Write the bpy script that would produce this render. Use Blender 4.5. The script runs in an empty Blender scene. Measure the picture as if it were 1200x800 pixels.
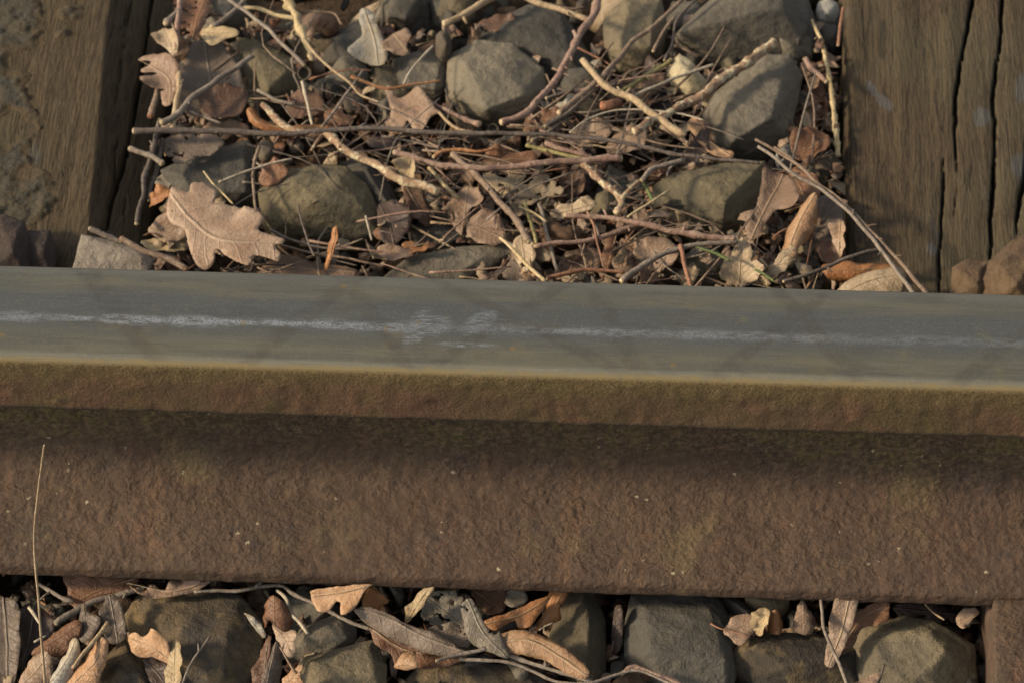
import bpy, bmesh, math, random
import numpy as np
from mathutils import Vector, Matrix, noise as mn
from mathutils.geometry import delaunay_2d_cdt

random.seed(7)
rng = np.random.default_rng(7)
S = bpy.context.scene
C = S.collection

# ------------------------------------------------------------------ camera
FPX = 4030.0                                   # focal length in pixels of a 1200 px wide frame
CAM = np.array([0.06095, -1.20144, 1.48421])
YAW, PITCH, ROLL = 0.05201, 0.84264, -0.00933
def basis():
    cy, sy = math.cos(YAW), math.sin(YAW)
    f = np.array([-sy*math.cos(PITCH), cy*math.cos(PITCH), -math.sin(PITCH)])
    r = np.array([cy, sy, 0.0]); u = np.cross(r, f)
    c, s = math.cos(ROLL), math.sin(ROLL)
    return f, c*r + s*u, c*u - s*r
FW, RT, UP = basis()
cam = bpy.data.cameras.new('camera')
cam_ob = bpy.data.objects.new('camera', cam); C.objects.link(cam_ob)
cam.sensor_width = 36.0; cam.lens = FPX/1200*36
cam.clip_start = 0.05; cam.clip_end = 500
m = Matrix.Identity(4)
for i in range(3):
    m[i][0] = RT[i]; m[i][1] = UP[i]; m[i][2] = -FW[i]; m[i][3] = CAM[i]
cam_ob.matrix_world = m
cam.dof.use_dof = True; cam.dof.focus_distance = 1.79; cam.dof.aperture_fstop = 20.0
S.camera = cam_ob

# ------------------------------------------------------------------ sky, sun, exposure
SUN_DIR = Vector((0.88, 0.15, -0.46)).normalized()     # the way the light travels: low, from the left
w = bpy.data.worlds.new('World'); S.world = w; w.use_nodes = True
wn = w.node_tree.nodes; sky = wn.new('ShaderNodeTexSky'); sky.sky_type = 'NISHITA'; sky.sun_disc = False
sky.sun_elevation = math.asin(-SUN_DIR.z)
sky.sun_rotation = math.atan2(-SUN_DIR.x, -SUN_DIR.y)
sky.dust_density = 2.5
sky_desat = wn.new('ShaderNodeHueSaturation'); sky_desat.inputs['Saturation'].default_value = .30      # added desaturation makes the sky light more neutral
w.node_tree.links.new(sky.outputs[0], sky_desat.inputs['Color']); w.node_tree.links.new(sky_desat.outputs[0], wn['Background'].inputs[0])
wn['Background'].inputs[1].default_value = 0.11
sl = bpy.data.lights.new('sun', 'SUN'); sl.energy = 2.9; sl.angle = math.radians(6.0); sl.color = (1.0, 0.80, 0.55)
so = bpy.data.objects.new('sun', sl); so.rotation_euler = SUN_DIR.to_track_quat('-Z', 'Y').to_euler(); C.objects.link(so)
S.view_settings.view_transform = 'Standard'; S.view_settings.look = 'None'
S.view_settings.exposure = 0.85; S.view_settings.gamma = 1.0

# ------------------------------------------------------------------ helpers
def ray(px, py):
    d = FW*FPX + RT*(px-600) - UP*(py-400)
    return d
def P(px, py, z):                              # the point at height z seen at a photo pixel
    d = ray(px, py); t = (z-CAM[2])/d[2]
    return CAM + d*t
def PY(px, py, y):                             # the point on the upright plane at depth y
    d = ray(px, py); t = (y-CAM[1])/d[1]
    return CAM + d*t
def PP(px, py, a, n):                          # the point on the plane through a with normal n
    d = ray(px, py); t = np.dot(a-CAM, n)/np.dot(d, n)
    return CAM + d*t
MPP = 1.86/FPX                                 # metres per photo pixel

def tag(o, label=None, cat=None, group=None, kind=None):
    if label: o['label'] = label
    if cat: o['category'] = cat
    if group: o['group'] = group
    if kind: o['kind'] = kind
    return o
def empty(name, loc=(0, 0, 0)):
    o = bpy.data.objects.new(name, None); o.empty_display_size = 0.02; o.location = loc; C.objects.link(o); return o
def mesh_ob(name, V, F, mat, parent=None, smooth=True, origin=None, uv=None, mats=None, midx=None):
    V = np.asarray(V, float)
    if origin is None:
        origin = V.mean(0); origin[2] = V[:, 2].min()
    me = bpy.data.meshes.new(name)
    me.from_pydata((V-origin).tolist(), [], F if isinstance(F, list) else F.tolist())
    for mm in (mats or [mat]): me.materials.append(mm)
    if midx is not None: me.polygons.foreach_set('material_index', np.asarray(midx, np.int32))
    if smooth: me.polygons.foreach_set('use_smooth', np.ones(len(me.polygons), bool))
    if uv is not None:
        L = me.uv_layers.new(name='UVMap'); vi = np.zeros(len(me.loops), np.int32)
        me.loops.foreach_get('vertex_index', vi)
        L.data.foreach_set('uv', np.asarray(uv, np.float32)[vi].ravel())
    me.update()
    o = bpy.data.objects.new(name, me); C.objects.link(o)
    if parent is not None:
        po = np.array(parent.location) if parent.parent is None else np.array(parent.location)+np.array(parent.parent.location)
        o.parent = parent; o.location = origin - po
    else: o.location = origin
    return o
def spline(pts, step, closed=False):           # Catmull-Rom through points, resampled at an even step
    p = np.asarray(pts, float); n = len(p)
    if n < 3 and not closed:
        L = np.linalg.norm(p[1]-p[0]); k = max(2, int(L/step)+1)
        return p[0] + (p[1]-p[0])*np.linspace(0, 1, k)[:, None]
    if closed: q = np.vstack([p[-1], p, p[0], p[1]]); seg = n
    else: q = np.vstack([2*p[0]-p[1], p, 2*p[-1]-p[-2]]); seg = n-1
    out = []
    t = np.linspace(0, 1, 12, endpoint=False)[:, None]
    for i in range(seg):
        a, b, c, d = q[i], q[i+1], q[i+2], q[i+3]
        out.append(.5*((2*b)+(-a+c)*t+(2*a-5*b+4*c-d)*t**2+(-a+3*b-3*c+d)*t**3))
    out = np.vstack(out + [p[0:1] if closed else p[-1:]])
    l = np.r_[0, np.cumsum(np.linalg.norm(np.diff(out, axis=0), axis=1))]
    k = max(3, int(round(l[-1]/step))+1)
    s = np.linspace(0, l[-1], k)
    r = np.stack([np.interp(s, l, out[:, j]) for j in range(out.shape[1])], -1)
    return r[:-1] if closed else r
def fbm(v, s, o=3): return mn.fractal(Vector(v)*s, 1.0, 2.0, o)

# ------------------------------------------------------------------ materials
class NT:
    def __init__(self, name):
        self.m = bpy.data.materials.new(name); self.m.use_nodes = True
        self.t = self.m.node_tree; self.n = self.t.nodes; self.b = self.n['Principled BSDF']; self.out = self.n['Material Output']
    def new(self, ty, **kw):
        x = self.n.new(ty)
        for k, v in kw.items(): setattr(x, k, v)
        return x
    def put(self, sock, v):
        if isinstance(v, bpy.types.NodeSocket): self.t.links.new(v, sock)
        elif v is not None: sock.default_value = v
    def math(self, op, a, b=None, c=None, clamp=False):
        x = self.new('ShaderNodeMath', operation=op, use_clamp=clamp)
        self.put(x.inputs[0], a); self.put(x.inputs[1], b); self.put(x.inputs[2], c); return x.outputs[0]
    def mix(self, f, a, b, mode='MIX'):
        x = self.new('ShaderNodeMix', data_type='RGBA', blend_type=mode)
        self.put(x.inputs[0], f); self.put(x.inputs[6], col4(a)); self.put(x.inputs[7], col4(b)); return x.outputs[2]
    def map(self, v, lo, hi, a=0.0, b=1.0):
        x = self.new('ShaderNodeMapRange', interpolation_type='SMOOTHSTEP')
        for i, q in enumerate((v, lo, hi, a, b)): self.put(x.inputs[i], q)
        return x.outputs[0]
    def noise(self, vec, scale, detail=4, rough=0.6, dist=0.0):
        x = self.new('ShaderNodeTexNoise'); self.put(x.inputs['Vector'], vec)
        x.inputs['Scale'].default_value = scale; x.inputs['Detail'].default_value = detail
        x.inputs['Roughness'].default_value = rough; x.inputs['Distortion'].default_value = dist
        return x.outputs[0]
    def voro(self, vec, scale, out=0, feature='F1'):
        x = self.new('ShaderNodeTexVoronoi', feature=feature); self.put(x.inputs['Vector'], vec); x.inputs['Scale'].default_value = scale
        return x.outputs[out]
    def objvec(self):                           # object coordinates shifted by a random amount per object
        tc = self.new('ShaderNodeTexCoord'); oi = self.new('ShaderNodeObjectInfo')
        self.rand = oi.outputs['Random']
        a = self.new('ShaderNodeVectorMath', operation='ADD'); self.t.links.new(tc.outputs['Object'], a.inputs[0])
        s = self.new('ShaderNodeMath', operation='MULTIPLY'); self.t.links.new(self.rand, s.inputs[0]); s.inputs[1].default_value = 7.3
        self.t.links.new(s.outputs[0], a.inputs[1]); return a.outputs[0]
    def scale(self, vec, s):
        x = self.new('ShaderNodeMapping'); self.put(x.inputs[0], vec); x.inputs['Scale'].default_value = s; return x.outputs[0]
    def bump(self, h, dist, strength=1.0, prev=None):
        x = self.new('ShaderNodeBump'); self.put(x.inputs['Height'], h); x.inputs['Distance'].default_value = dist
        x.inputs['Strength'].default_value = strength
        if prev is not None: self.t.links.new(prev, x.inputs['Normal'])
        return x.outputs[0]
    def done(self, col, rough=0.85, normal=None, metal=0.0, spec=0.3):
        self.put(self.b.inputs['Base Color'], col4(col)); self.put(self.b.inputs['Roughness'], rough)
        self.put(self.b.inputs['Metallic'], metal); self.put(self.b.inputs['Specular IOR Level'], spec)
        if normal is not None: self.put(self.b.inputs['Normal'], normal)
        return self.m
def col4(c):
    return (*c, 1.0) if isinstance(c, tuple) and len(c) == 3 else c

def stone_mat(name, base, patch, amt=0.5, dark=0.6, lichen=None, k=.72):
    base = tuple(x*k for x in base); patch = tuple(x*k for x in patch)
    g = NT(name); v = g.objvec()
    n1 = g.noise(v, 28, 4, .62, .4); n2 = g.noise(v, 210, 5, .7); n3 = g.noise(v, 900, 3, .6); n4 = g.noise(v, 9, 3, .6)
    c = g.mix(g.map(n1, .5-.16*amt-.03, .66-.14*amt), base, patch)
    d = tuple(x*dark for x in base)
    c = g.mix(g.map(n4, .45, .7, 0, .75), c, d)
    c = g.mix(g.map(n2, .35, .72, 0, .55), c, tuple(x*.62 for x in base))
    c = g.mix(g.map(n3, .58, .75, 0, .28), c, tuple(min(1, x*1.5) for x in base))
    ce = g.map(g.voro(g.scale(v, (1, 1.3, .8)), 38, 0, 'DISTANCE_TO_EDGE'), .0, .02, 1, 0)
    c = g.mix(g.math('MULTIPLY', ce, g.map(n1, .45, .6, 0, .35)), c, tuple(x*.4 for x in base))
    if lichen: lichen = tuple(x*k for x in lichen); c = g.mix(g.math('MULTIPLY', g.map(g.noise(v, 45, 5, .7, .3), .52, .64), .7), c, lichen)
    c = g.mix(g.map(g.voro(v, 420), .03, .08, .22, 0), c, (.35, .32, .27))
    hue = g.new('ShaderNodeHueSaturation'); g.put(hue.inputs['Color'], c); g.put(hue.inputs['Value'], g.map(g.rand, 0, 1, .8, 1.18))
    h = g.math('ADD', g.math('MULTIPLY', n2, 1.0), g.math('MULTIPLY', n3, .45))
    nb = g.bump(h, .0018, .8)
    nb = g.bump(g.voro(g.scale(v, (1, 1, 2)), 120), .0022, .4, nb)
    nb = g.bump(g.noise(v, 95, 4, .6, .3), .004, .5, nb)
    return g.done(hue.outputs[0], .88, nb, spec=.25)
MS = {
 'grey':   stone_mat('grey_stone', (.160, .140, .108), (.215, .185, .135), .5),
 'pale':   stone_mat('pale_stone', (.195, .170, .122), (.245, .208, .146), .6, .75),
 'olive':  stone_mat('olive_stone', (.160, .138, .092), (.230, .188, .110), .6, .6),
 'ochre':  stone_mat('ochre_stone', (.165, .138, .094), (.228, .184, .112), .7, .55),
 'dark':   stone_mat('dark_stone', (.085, .078, .066), (.120, .104, .075), .4, .6),
 'blue':   stone_mat('blue_grey_stone', (.118, .108, .089), (.155, .138, .105), .4, .65),
 'moss':   stone_mat('mossy_stone', (.085, .072, .058), (.235, .170, .092), .55, .55, (.230, .165, .080)),
 'rusty':  stone_mat('rust_stained_stone', (.110, .070, .042), (.140, .094, .052), .6, .6, k=.9),
 'slab':   stone_mat('pinkish_grey_stone', (.225, .195, .158), (.265, .228, .182), .5, .75, k=1),
 'rustdk': stone_mat('dark_rust_stone', (.060, .046, .040), (.082, .060, .048), .6, .6),
 'white':  stone_mat('white_pebble', (.50, .48, .42), (.40, .37, .30), .5, .7, k=1),
 'cream':  stone_mat('cream_chip', (.50, .42, .26), (.58, .50, .33), .6, .6, k=1),
 'nut':    stone_mat('brown_nut', (.150, .085, .050), (.21, .13, .075), .5, .6),
 'cup':    stone_mat('grey_brown_cup', (.135, .108, .078), (.19, .155, .105), .5, .6),
}
def leaf_mat(name, base, edge, vein, spots=.5):
    g = NT(name); v = g.objvec()
    uv = g.new('ShaderNodeUVMap').outputs[0]
    sx = g.new('ShaderNodeSeparateXYZ'); g.put(sx.inputs[0], uv)
    u, vv = sx.outputs[0], sx.outputs[1]
    av = g.math('ABSOLUTE', vv)
    wob = g.math('MULTIPLY', g.math('SUBTRACT', g.noise(v, 40, 2), .5), .10)
    p = g.math('FRACT', g.math('MULTIPLY', g.math('ADD', g.math('SUBTRACT', u, g.math('MULTIPLY', av, .75)), wob), 8.0))
    lat = g.map(g.math('ABSOLUTE', g.math('SUBTRACT', p, .5)), 0.0, .07, 1.0, 0.0)
    mid = g.map(av, .004, .020, 1.0, 0.0)
    ret = g.map(g.voro(v, 330, 0, 'DISTANCE_TO_EDGE'), .02, .12, 1.0, 0.0)
    n1 = g.noise(v, 36, 4, .65, .5); n2 = g.noise(v, 260, 4, .7); n3 = g.noise(v, 800, 2, .5)
    c = g.mix(g.map(n1, .36, .66), base, edge)
    c = g.mix(g.map(n2, .35, .75, 0, .5), c, tuple(x*.66 for x in base))
    c = g.mix(g.math('MULTIPLY', lat, .20), c, vein)
    c = g.mix(g.math('MULTIPLY', mid, .65), c, vein)
    c = g.mix(g.math('MULTIPLY', ret, .12), c, vein)
    c = g.mix(g.map(g.noise(v, 130, 3, .7), .64, .74, 0, spots), c, tuple(x*.35 for x in base))
    hue = g.new('ShaderNodeHueSaturation'); g.put(hue.inputs['Color'], c); g.put(hue.inputs['Value'], g.map(g.rand, 0, 1, .82, 1.15))
    geo = g.new('ShaderNodeNewGeometry')
    h = g.math('ADD', g.math('ADD', g.math('MULTIPLY', lat, .4), g.math('MULTIPLY', mid, .9)), g.math('MULTIPLY', g.math('ADD', n2, g.math('MULTIPLY', n3, .4)), .7))
    nb = g.bump(g.math('ADD', h, g.math('MULTIPLY', ret, .2)), .0010, .75)
    g.done(hue.outputs[0], .50, nb, spec=.35)
    tr = g.new('ShaderNodeBsdfTranslucent'); g.put(tr.inputs[0], hue.outputs[0])
    mx = g.new('ShaderNodeMixShader'); mx.inputs[0].default_value = .16
    g.t.links.new(g.b.outputs[0], mx.inputs[1]); g.t.links.new(tr.outputs[0], mx.inputs[2]); g.t.links.new(mx.outputs[0], g.out.inputs[0])
    return g.m
ML = {
 'tan':    leaf_mat('tan_leaf', (.335, .240, .165), (.250, .156, .098), (.41, .30, .21), .3),
 'pink':   leaf_mat('pinkish_leaf', (.250, .168, .112), (.205, .130, .084), (.34, .235, .160), .4),
 'bright': leaf_mat('bright_tan_leaf', (.400, .245, .135), (.34, .185, .092), (.52, .37, .23), .3),
 'orange': leaf_mat('orange_leaf', (.360, .165, .062), (.28, .115, .045), (.45, .25, .11), .3),
 'rust':   leaf_mat('rust_leaf', (.200, .100, .054), (.150, .074, .040), (.28, .165, .09), .4),
 'brown':  leaf_mat('brown_leaf', (.145, .082, .050), (.110, .060, .038), (.21, .13, .085), .5),
 'grey':   leaf_mat('grey_brown_leaf', (.165, .126, .094), (.128, .096, .070), (.24, .185, .135), .5),
 'dark':   leaf_mat('dark_leaf', (.078, .052, .040), (.058, .038, .030), (.11, .075, .055), .5),
 'pale':   leaf_mat('pale_leaf', (.400, .305, .195), (.33, .24, .145), (.48, .39, .27), .4),
 'straw':  leaf_mat('straw_leaf', (.430, .325, .185), (.37, .265, .14), (.55, .44, .25), .3),
 'white':  leaf_mat('whitish_leaf', (.36, .33, .27), (.33, .25, .14), (.42, .38, .3), .5),
 'gauze':  leaf_mat('decayed_leaf', (.225, .195, .150), (.17, .14, .10), (.30, .26, .20), .7),
}
def twig_mat(name, a, b, spot, st=.4):
    g = NT(name); v = g.objvec()
    n1 = g.noise(v, 60, 3, .6); n2 = g.noise(v, 420, 4, .65); n3 = g.noise(v, 190, 4, .75, .6)
    c = g.mix(g.map(n1, .36, .64), a, b)
    c = g.mix(g.map(g.noise(v, 22, 2, .5), .52, .66, 0, .5), c, tuple(x*.55 for x in a))
    c = g.mix(g.map(n2, .42, .72, 0, .55), c, tuple(x*.5 for x in a))
    c = g.mix(g.map(n3, .50, .60, 0, st), c, spot)
    nb = g.bump(g.math('ADD', n2, g.math('MULTIPLY', n3, 1.2)), .0011, .8)
    return g.done(c, .75, nb, spec=.3)
MT = {
 'dark':   twig_mat('dark_grey_bark', (.085, .066, .054), (.120, .096, .078), (.19, .16, .12), .35),
 'grey':   twig_mat('grey_bark', (.165, .130, .100), (.220, .180, .140), (.30, .26, .2), .4),
 'brown':  twig_mat('brown_bark', (.165, .112, .076), (.215, .150, .104), (.29, .23, .16), .5),
 'pink':   twig_mat('pinkish_bark', (.215, .130, .098), (.270, .175, .130), (.36, .27, .19), .5),
 'tan':    twig_mat('tan_bark', (.300, .210, .120), (.350, .255, .150), (.42, .35, .22), .5),
 'lichen': twig_mat('lichen_bark', (.200, .118, .074), (.300, .200, .120), (.47, .42, .27), .9),
 'straw':  twig_mat('straw_stalk', (.400, .300, .150), (.480, .370, .200), (.54, .46, .30), .4),
 'pale':   twig_mat('pale_bark', (.360, .300, .210), (.420, .360, .260), (.5, .44, .34), .4),
 'orange': twig_mat('orange_stalk', (.300, .130, .055), (.370, .185, .080), (.42, .27, .14), .4),
 'rust':   twig_mat('rust_bark', (.200, .095, .055), (.260, .130, .075), (.33, .2, .12), .4),
 'cut':    twig_mat('cut_wood', (.420, .330, .190), (.48, .38, .24), (.3, .22, .12), .4),
 'red':    twig_mat('red_wood', (.330, .135, .070), (.400, .175, .090), (.25, .1, .06), .4),
 'green':  twig_mat('grass_green', (.085, .120, .040), (.115, .140, .050), (.3, .28, .1), .3),
 'ygreen': twig_mat('yellow_green_stalk', (.260, .220, .090), (.300, .250, .110), (.2, .2, .07), .4),
}

# ------------------------------------------------------------------ the setting: soil
def soil_mat():
    g = NT('dark_soil'); geo = g.new('ShaderNodeNewGeometry').outputs['Position']
    n1 = g.noise(geo, 60, 5, .7); n2 = g.noise(geo, 400, 4, .7)
    c = g.mix(g.map(n1, .35, .65), (.045, .032, .022), (.095, .066, .044))
    c = g.mix(g.map(n2, .5, .7, 0, .6), c, (.10, .075, .052))
    return g.done(c, .95, g.bump(n2, .003, .9, g.bump(n1, .01, .8)), spec=.1)
SOIL = soil_mat()
def ground():
    xs = np.r_[-150, -40, -8, np.linspace(-2, 2, 161), 8, 40, 150]; ys = np.r_[-150, -40, -8, np.linspace(-2, 2, 161), 8, 40, 150]
    X, Y = np.meshgrid(xs, ys); V = np.stack([X.ravel(), Y.ravel(), np.full(X.size, -.062)], -1)
    for v in V:
        if abs(v[0]) < 3 and abs(v[1]) < 3: v[2] += .010*mn.noise(Vector(v)*9)
    nx = len(xs); F = [[j*nx+i, j*nx+i+1, (j+1)*nx+i+1, (j+1)*nx+i] for j in range(len(ys)-1) for i in range(nx-1)]
    tag(mesh_ob('ground', V, F, SOIL, origin=np.array([0, 0, -.062])), kind='structure')
ground()

# ------------------------------------------------------------------ the rail
def rust_base(g, v, z):
    """rust colour of the rail: mottled browns, olive moss under the head"""
    n1 = g.noise(v, 22, 4, .62, .3); n2 = g.noise(v, 110, 5, .7, .4); n3 = g.noise(v, 620, 4, .75); n4 = g.noise(v, 7, 3, .6)
    n5 = g.noise(g.scale(v, (1.0, .8, .8)), 260, 5, .78, .3)
    c = g.mix(g.map(n1, .36, .66), (.068, .041, .025), (.089, .057, .034))
    c = g.mix(g.map(n4, .42, .66, 0, .7), c, (.080, .048, .031))
    c = g.mix(g.map(g.noise(v, 42, 4, .7, .5), .54, .70, 0, .55), c, (.125, .066, .038))
    c = g.mix(g.map(g.noise(g.scale(v, (1, 2, 2)), 16, 4, .7, .5), .56, .70, 0, .55), c, (.112, .084, .042))
    c = g.mix(g.map(g.noise(v, 33, 5, .75, .3), .54, .68, 0, .6), c, (.046, .037, .032))
    c = g.mix(g.map(g.noise(g.scale(v, (1, .10, .10)), 70, 4, .65), .52, .68, 0, .42), c, (.050, .034, .024))
    c = g.mix(g.map(g.noise(g.scale(v, (1, .14, .14)), 48, 4, .65), .55, .70, 0, .45), c, (.125, .070, .036))
    c = g.mix(g.map(n5, .44, .64, 0, .62), c, (.036, .026, .020))
    c = g.mix(g.map(n3, .56, .72, 0, .5), c, (.130, .092, .058))
    return c, n1, n2, n3, n4
def pits(g, v, n2, n3):
    wv = g.new('ShaderNodeVectorMath', operation='MULTIPLY_ADD')
    nz = g.new('ShaderNodeTexNoise'); g.put(nz.inputs['Vector'], v); nz.inputs['Scale'].default_value = 190; nz.inputs['Detail'].default_value = 2
    g.put(wv.inputs[0], nz.outputs['Color']); wv.inputs[1].default_value = (.006, .006, .006); g.put(wv.inputs[2], v)
    vo = g.voro(g.scale(wv.outputs[0], (.75, 1, 1)), 300)
    h = g.math('ADD', g.math('MULTIPLY', n2, .7), g.math('MULTIPLY', n3, .55))
    h = g.math('ADD', h, g.math('MULTIPLY', g.map(vo, .15, .75), .34))
    h = g.math('ADD', h, g.math('MULTIPLY', g.noise(v, 300, 4, .75), .6))
    h = g.math('MULTIPLY', h, g.map(g.noise(v, 15, 4, .65), .34, .64, .35, 1.25))
    nb = g.bump(h, .0020, .66)
    return g.bump(g.noise(g.scale(v, (.75, 1, 1)), 140, 4, .65), .0026, .45, nb)
def specks(g, v, c, thr=.86):
    dv = g.new('ShaderNodeVectorMath', operation='MULTIPLY_ADD'); nz = g.new('ShaderNodeTexNoise'); g.put(nz.inputs['Vector'], v); nz.inputs['Scale'].default_value = 700
    g.put(dv.inputs[0], nz.outputs['Color']); dv.inputs[1].default_value = (.004, .004, .004); g.put(dv.inputs[2], v)
    vc = g.new('ShaderNodeTexVoronoi'); g.put(vc.inputs[0], dv.outputs[0]); vc.inputs['Scale'].default_value = 190
    sel = g.math('GREATER_THAN', g.new_sep(vc.outputs['Color']), thr+.08)
    dot = g.math('MULTIPLY', sel, g.map(vc.outputs['Distance'], .10, .20, 1, 0))
    return g.mix(g.math('MULTIPLY', dot, .7), c, (.45, .38, .24))
def _sep(self, s):
    x = self.new('ShaderNodeSeparateColor'); self.put(x.inputs[0], s); return x.outputs[0]
NT.new_sep = _sep
def rail_mats():
    # foot and web
    g = NT('rail_rust'); geo = g.new('ShaderNodeNewGeometry').outputs['Position']
    s = g.new('ShaderNodeSeparateXYZ'); g.put(s.inputs[0], geo); z = s.outputs[2]
    c, n1, n2, n3, n4 = rust_base(g, geo, z)
    zz = g.math('ADD', z, g.math('MULTIPLY', g.math('SUBTRACT', n2, .5), .045))
    zz = g.math('ADD', zz, g.math('MULTIPLY', g.math('SUBTRACT', n1, .5), .03))
    zz = g.math('ADD', zz, g.math('MULTIPLY', g.math('SUBTRACT', n4, .5), .05))
    nf = g.noise(geo, 300, 5, .8, .4)
    c = g.mix(g.math('MULTIPLY', g.map(zz, .024, .078), .55), c, g.mix(g.map(nf, .44, .60), (.034, .024, .016), (.170, .112, .066)))      # damp dirt on the web
    mossm = g.math('MULTIPLY', g.math('MULTIPLY', g.map(zz, .042, .082), g.map(n2, .34, .62)), g.map(g.noise(geo, 11, 4, .65), .36, .60, .15, 1))
    c = g.mix(g.math('MULTIPLY', mossm, .78), c, g.mix(g.map(nf, .36, .66), (.058, .048, .016), (.165, .125, .042)))                       # moss film under the head
    c = g.mix(g.map(g.noise(geo, 15, 3, .6), .60, .72, 0, .5), c, (.135, .098, .045))
    c = specks(g, geo, c)
    m_foot = g.done(c, .8, pits(g, geo, n2, n3), spec=.3)
    # head: worn top, dusty edge with painted light catch, rusty and mossy side
    g = NT('rail_head_steel'); geo = g.new('ShaderNodeNewGeometry').outputs['Position']
    s = g.new('ShaderNodeSeparateXYZ'); g.put(s.inputs[0], geo); x, y, z = s.outputs
    c, n1, n2, n3, n4 = rust_base(g, geo, z)
    c = g.mix(.55, c, g.mix(g.map(n1, .4, .6), (.118, .072, .028), (.140, .066, .031)))
    c = g.mix(g.map(n3, .46, .36, 0, .55), c, (.045, .030, .016))
    c = g.mix(g.math('MULTIPLY', g.map(g.noise(geo, 40, 4, .65),   .46, .60), .5), c, g.mix(g.map(n3, .4, .65), (.052, .040, .013), (.125, .096, .028)))
    c = g.mix(g.math('MULTIPLY', g.map(g.math('ADD', z, g.math('MULTIPLY', g.math('SUBTRACT', n2, .5), .012)), .126, .144), .72), c, g.mix(g.map(n3, .4, .62), (.096, .068, .024), (.165, .122, .046)))
    long_v = g.scale(geo, (.10, 1, 1))
    f1 = g.noise(long_v, 160, 4, .6); f2 = g.noise(long_v, 900, 3, .6); f3 = g.noise(geo, 700, 3, .7)
    # worn running band on the top: grey steel with an olive film, bluer along the middle
    t = g.mix(g.map(f1, .35, .65), (.108, .104, .082), (.130, .122, .088))
    yy = g.math('ADD', y, g.math('MULTIPLY', g.math('SUBTRACT', f1, .5), .012))
    midband = g.math('MULTIPLY', g.map(yy, -.020, -.006), g.map(yy, .010, .020, 1, 0))
    t = g.mix(g.math('MULTIPLY', midband, .75), t, (.078, .086, .088))
    t = g.mix(g.math('MULTIPLY', g.map(yy, .022, .028), .5), t, (.130, .130, .117))
    t = g.mix(g.map(f3, .5, .72, 0, .5), t, (.19, .165, .11))
    t = g.mix(g.map(g.noise(g.scale(geo, (.5, 1, 1)), 60, 5, .75), .52, .68, 0, .5), t, (.085, .078, .062))
    t = g.mix(g.map(g.noise(geo, 34, 4, .7), .56, .70, 0, .45), t, (.165, .140, .080))
    sc1 = g.noise(g.scale(geo, (.02, 1, 1)), 1500, 3, .6); sc2 = g.noise(g.scale(geo, (.035, 1, 1)), 700, 3, .6)
    t = g.mix(g.map(sc1, .60, .70, 0, .35), t, (.20, .19, .165)); t = g.mix(g.map(sc2, .60, .68, 0, .4), t, (.060, .058, .052))
    t = g.mix(g.map(g.voro(geo, 520), .05, .12, .5, 0), t, (.055, .045, .032))
    # crossed dark diagonal bands with uneven edges
    def dark_diag(x0, slope, wdt):
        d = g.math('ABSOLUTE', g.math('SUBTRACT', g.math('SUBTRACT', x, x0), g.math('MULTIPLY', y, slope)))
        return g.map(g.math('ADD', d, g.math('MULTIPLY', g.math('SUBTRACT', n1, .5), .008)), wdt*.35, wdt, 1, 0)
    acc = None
    for x0, sl_, wd in DARK_DIAGS:
        q = dark_diag(x0, sl_, wd); acc = q if acc is None else g.math('MAXIMUM', acc, q)
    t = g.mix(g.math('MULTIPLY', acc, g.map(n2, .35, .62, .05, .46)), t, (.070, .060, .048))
    # chalky scratch line and the two scuffs beside it
    yl = g.math('SUBTRACT', g.math('SUBTRACT', y, LINE[0]), g.math('MULTIPLY', x, LINE[1]))
    lw = g.map(g.noise(geo, 26, 3, .6), .35, .65, .0022, .0058)
    lm = g.math('MULTIPLY', g.map(g.math('DIVIDE', g.math('ABSOLUTE', yl), lw), .2, 1.0, 1, 0), g.math('MULTIPLY', g.map(g.noise(g.scale(geo, (.35, 1, 1)), 330, 5, .8), .36, .58), g.map(g.noise(geo, 1100, 2, .6), .36, .6, .25, 1)))
    lm = g.math('MULTIPLY', lm, g.map(g.noise(geo, 9, 3, .6), .34, .52, .45, 1))
    lm = g.math('MULTIPLY', lm, g.map(g.math('ADD', x, g.math('MULTIPLY', g.math('SUBTRACT', n4, .5), .25)), -.12, .22, 1, .42))
    for cx, cy_, rx, ry, sh in SCUFFS:
        dx = g.math('DIVIDE', g.math('SUBTRACT', g.math('SUBTRACT', x, cx), g.math('MULTIPLY', g.math('SUBTRACT', y, cy_), sh)), rx)
        dy = g.math('DIVIDE', g.math('SUBTRACT', y, cy_), ry)
        r2 = g.math('ADD', g.math('MULTIPLY', dx, dx), g.math('MULTIPLY', dy, dy))
        sm = g.math('MULTIPLY', g.map(r2, .25, 1.0, 1, 0), g.math('MULTIPLY', g.map(g.noise(g.scale(geo, (.16, 1, 1)), 800, 5, .8), .42, .66), g.map(g.noise(geo, 900, 3, .7), .34, .58, .2, .95)))
        lm = g.math('MAXIMUM', lm, sm)
    t = g.mix(g.math('MULTIPLY', lm, .85), t, (.300, .318, .335))
    vc = g.new('ShaderNodeTexVoronoi'); g.put(vc.inputs[0], geo); vc.inputs['Scale'].default_value = 120
    dot = g.math('MULTIPLY', g.math('GREATER_THAN', g.new_sep(vc.outputs['Color']), .93), g.map(vc.outputs['Distance'], .12, .26, 1, 0))
    t = g.mix(g.math('MULTIPLY', dot, .55), t, (.22, .145, .05))
    # yellow dust plus a painted light catch on near corner and far lip
    n5b = g.noise(geo, 180, 4, .7)
    edge = g.math('MAXIMUM', g.map(g.math('ADD', y, g.math('MULTIPLY', g.math('SUBTRACT', n2, .5), .004)), -.0325, -.0300, 1, 0), g.map(y, .0318, .0335, 0, .7))
    t = g.mix(g.math('MULTIPLY', edge, g.map(n5b, .35, .6, .5, .95)), t, (.165, .126, .054))
    top = g.map(z, .1445, .1468)
    col = g.mix(top, c, t)
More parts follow.
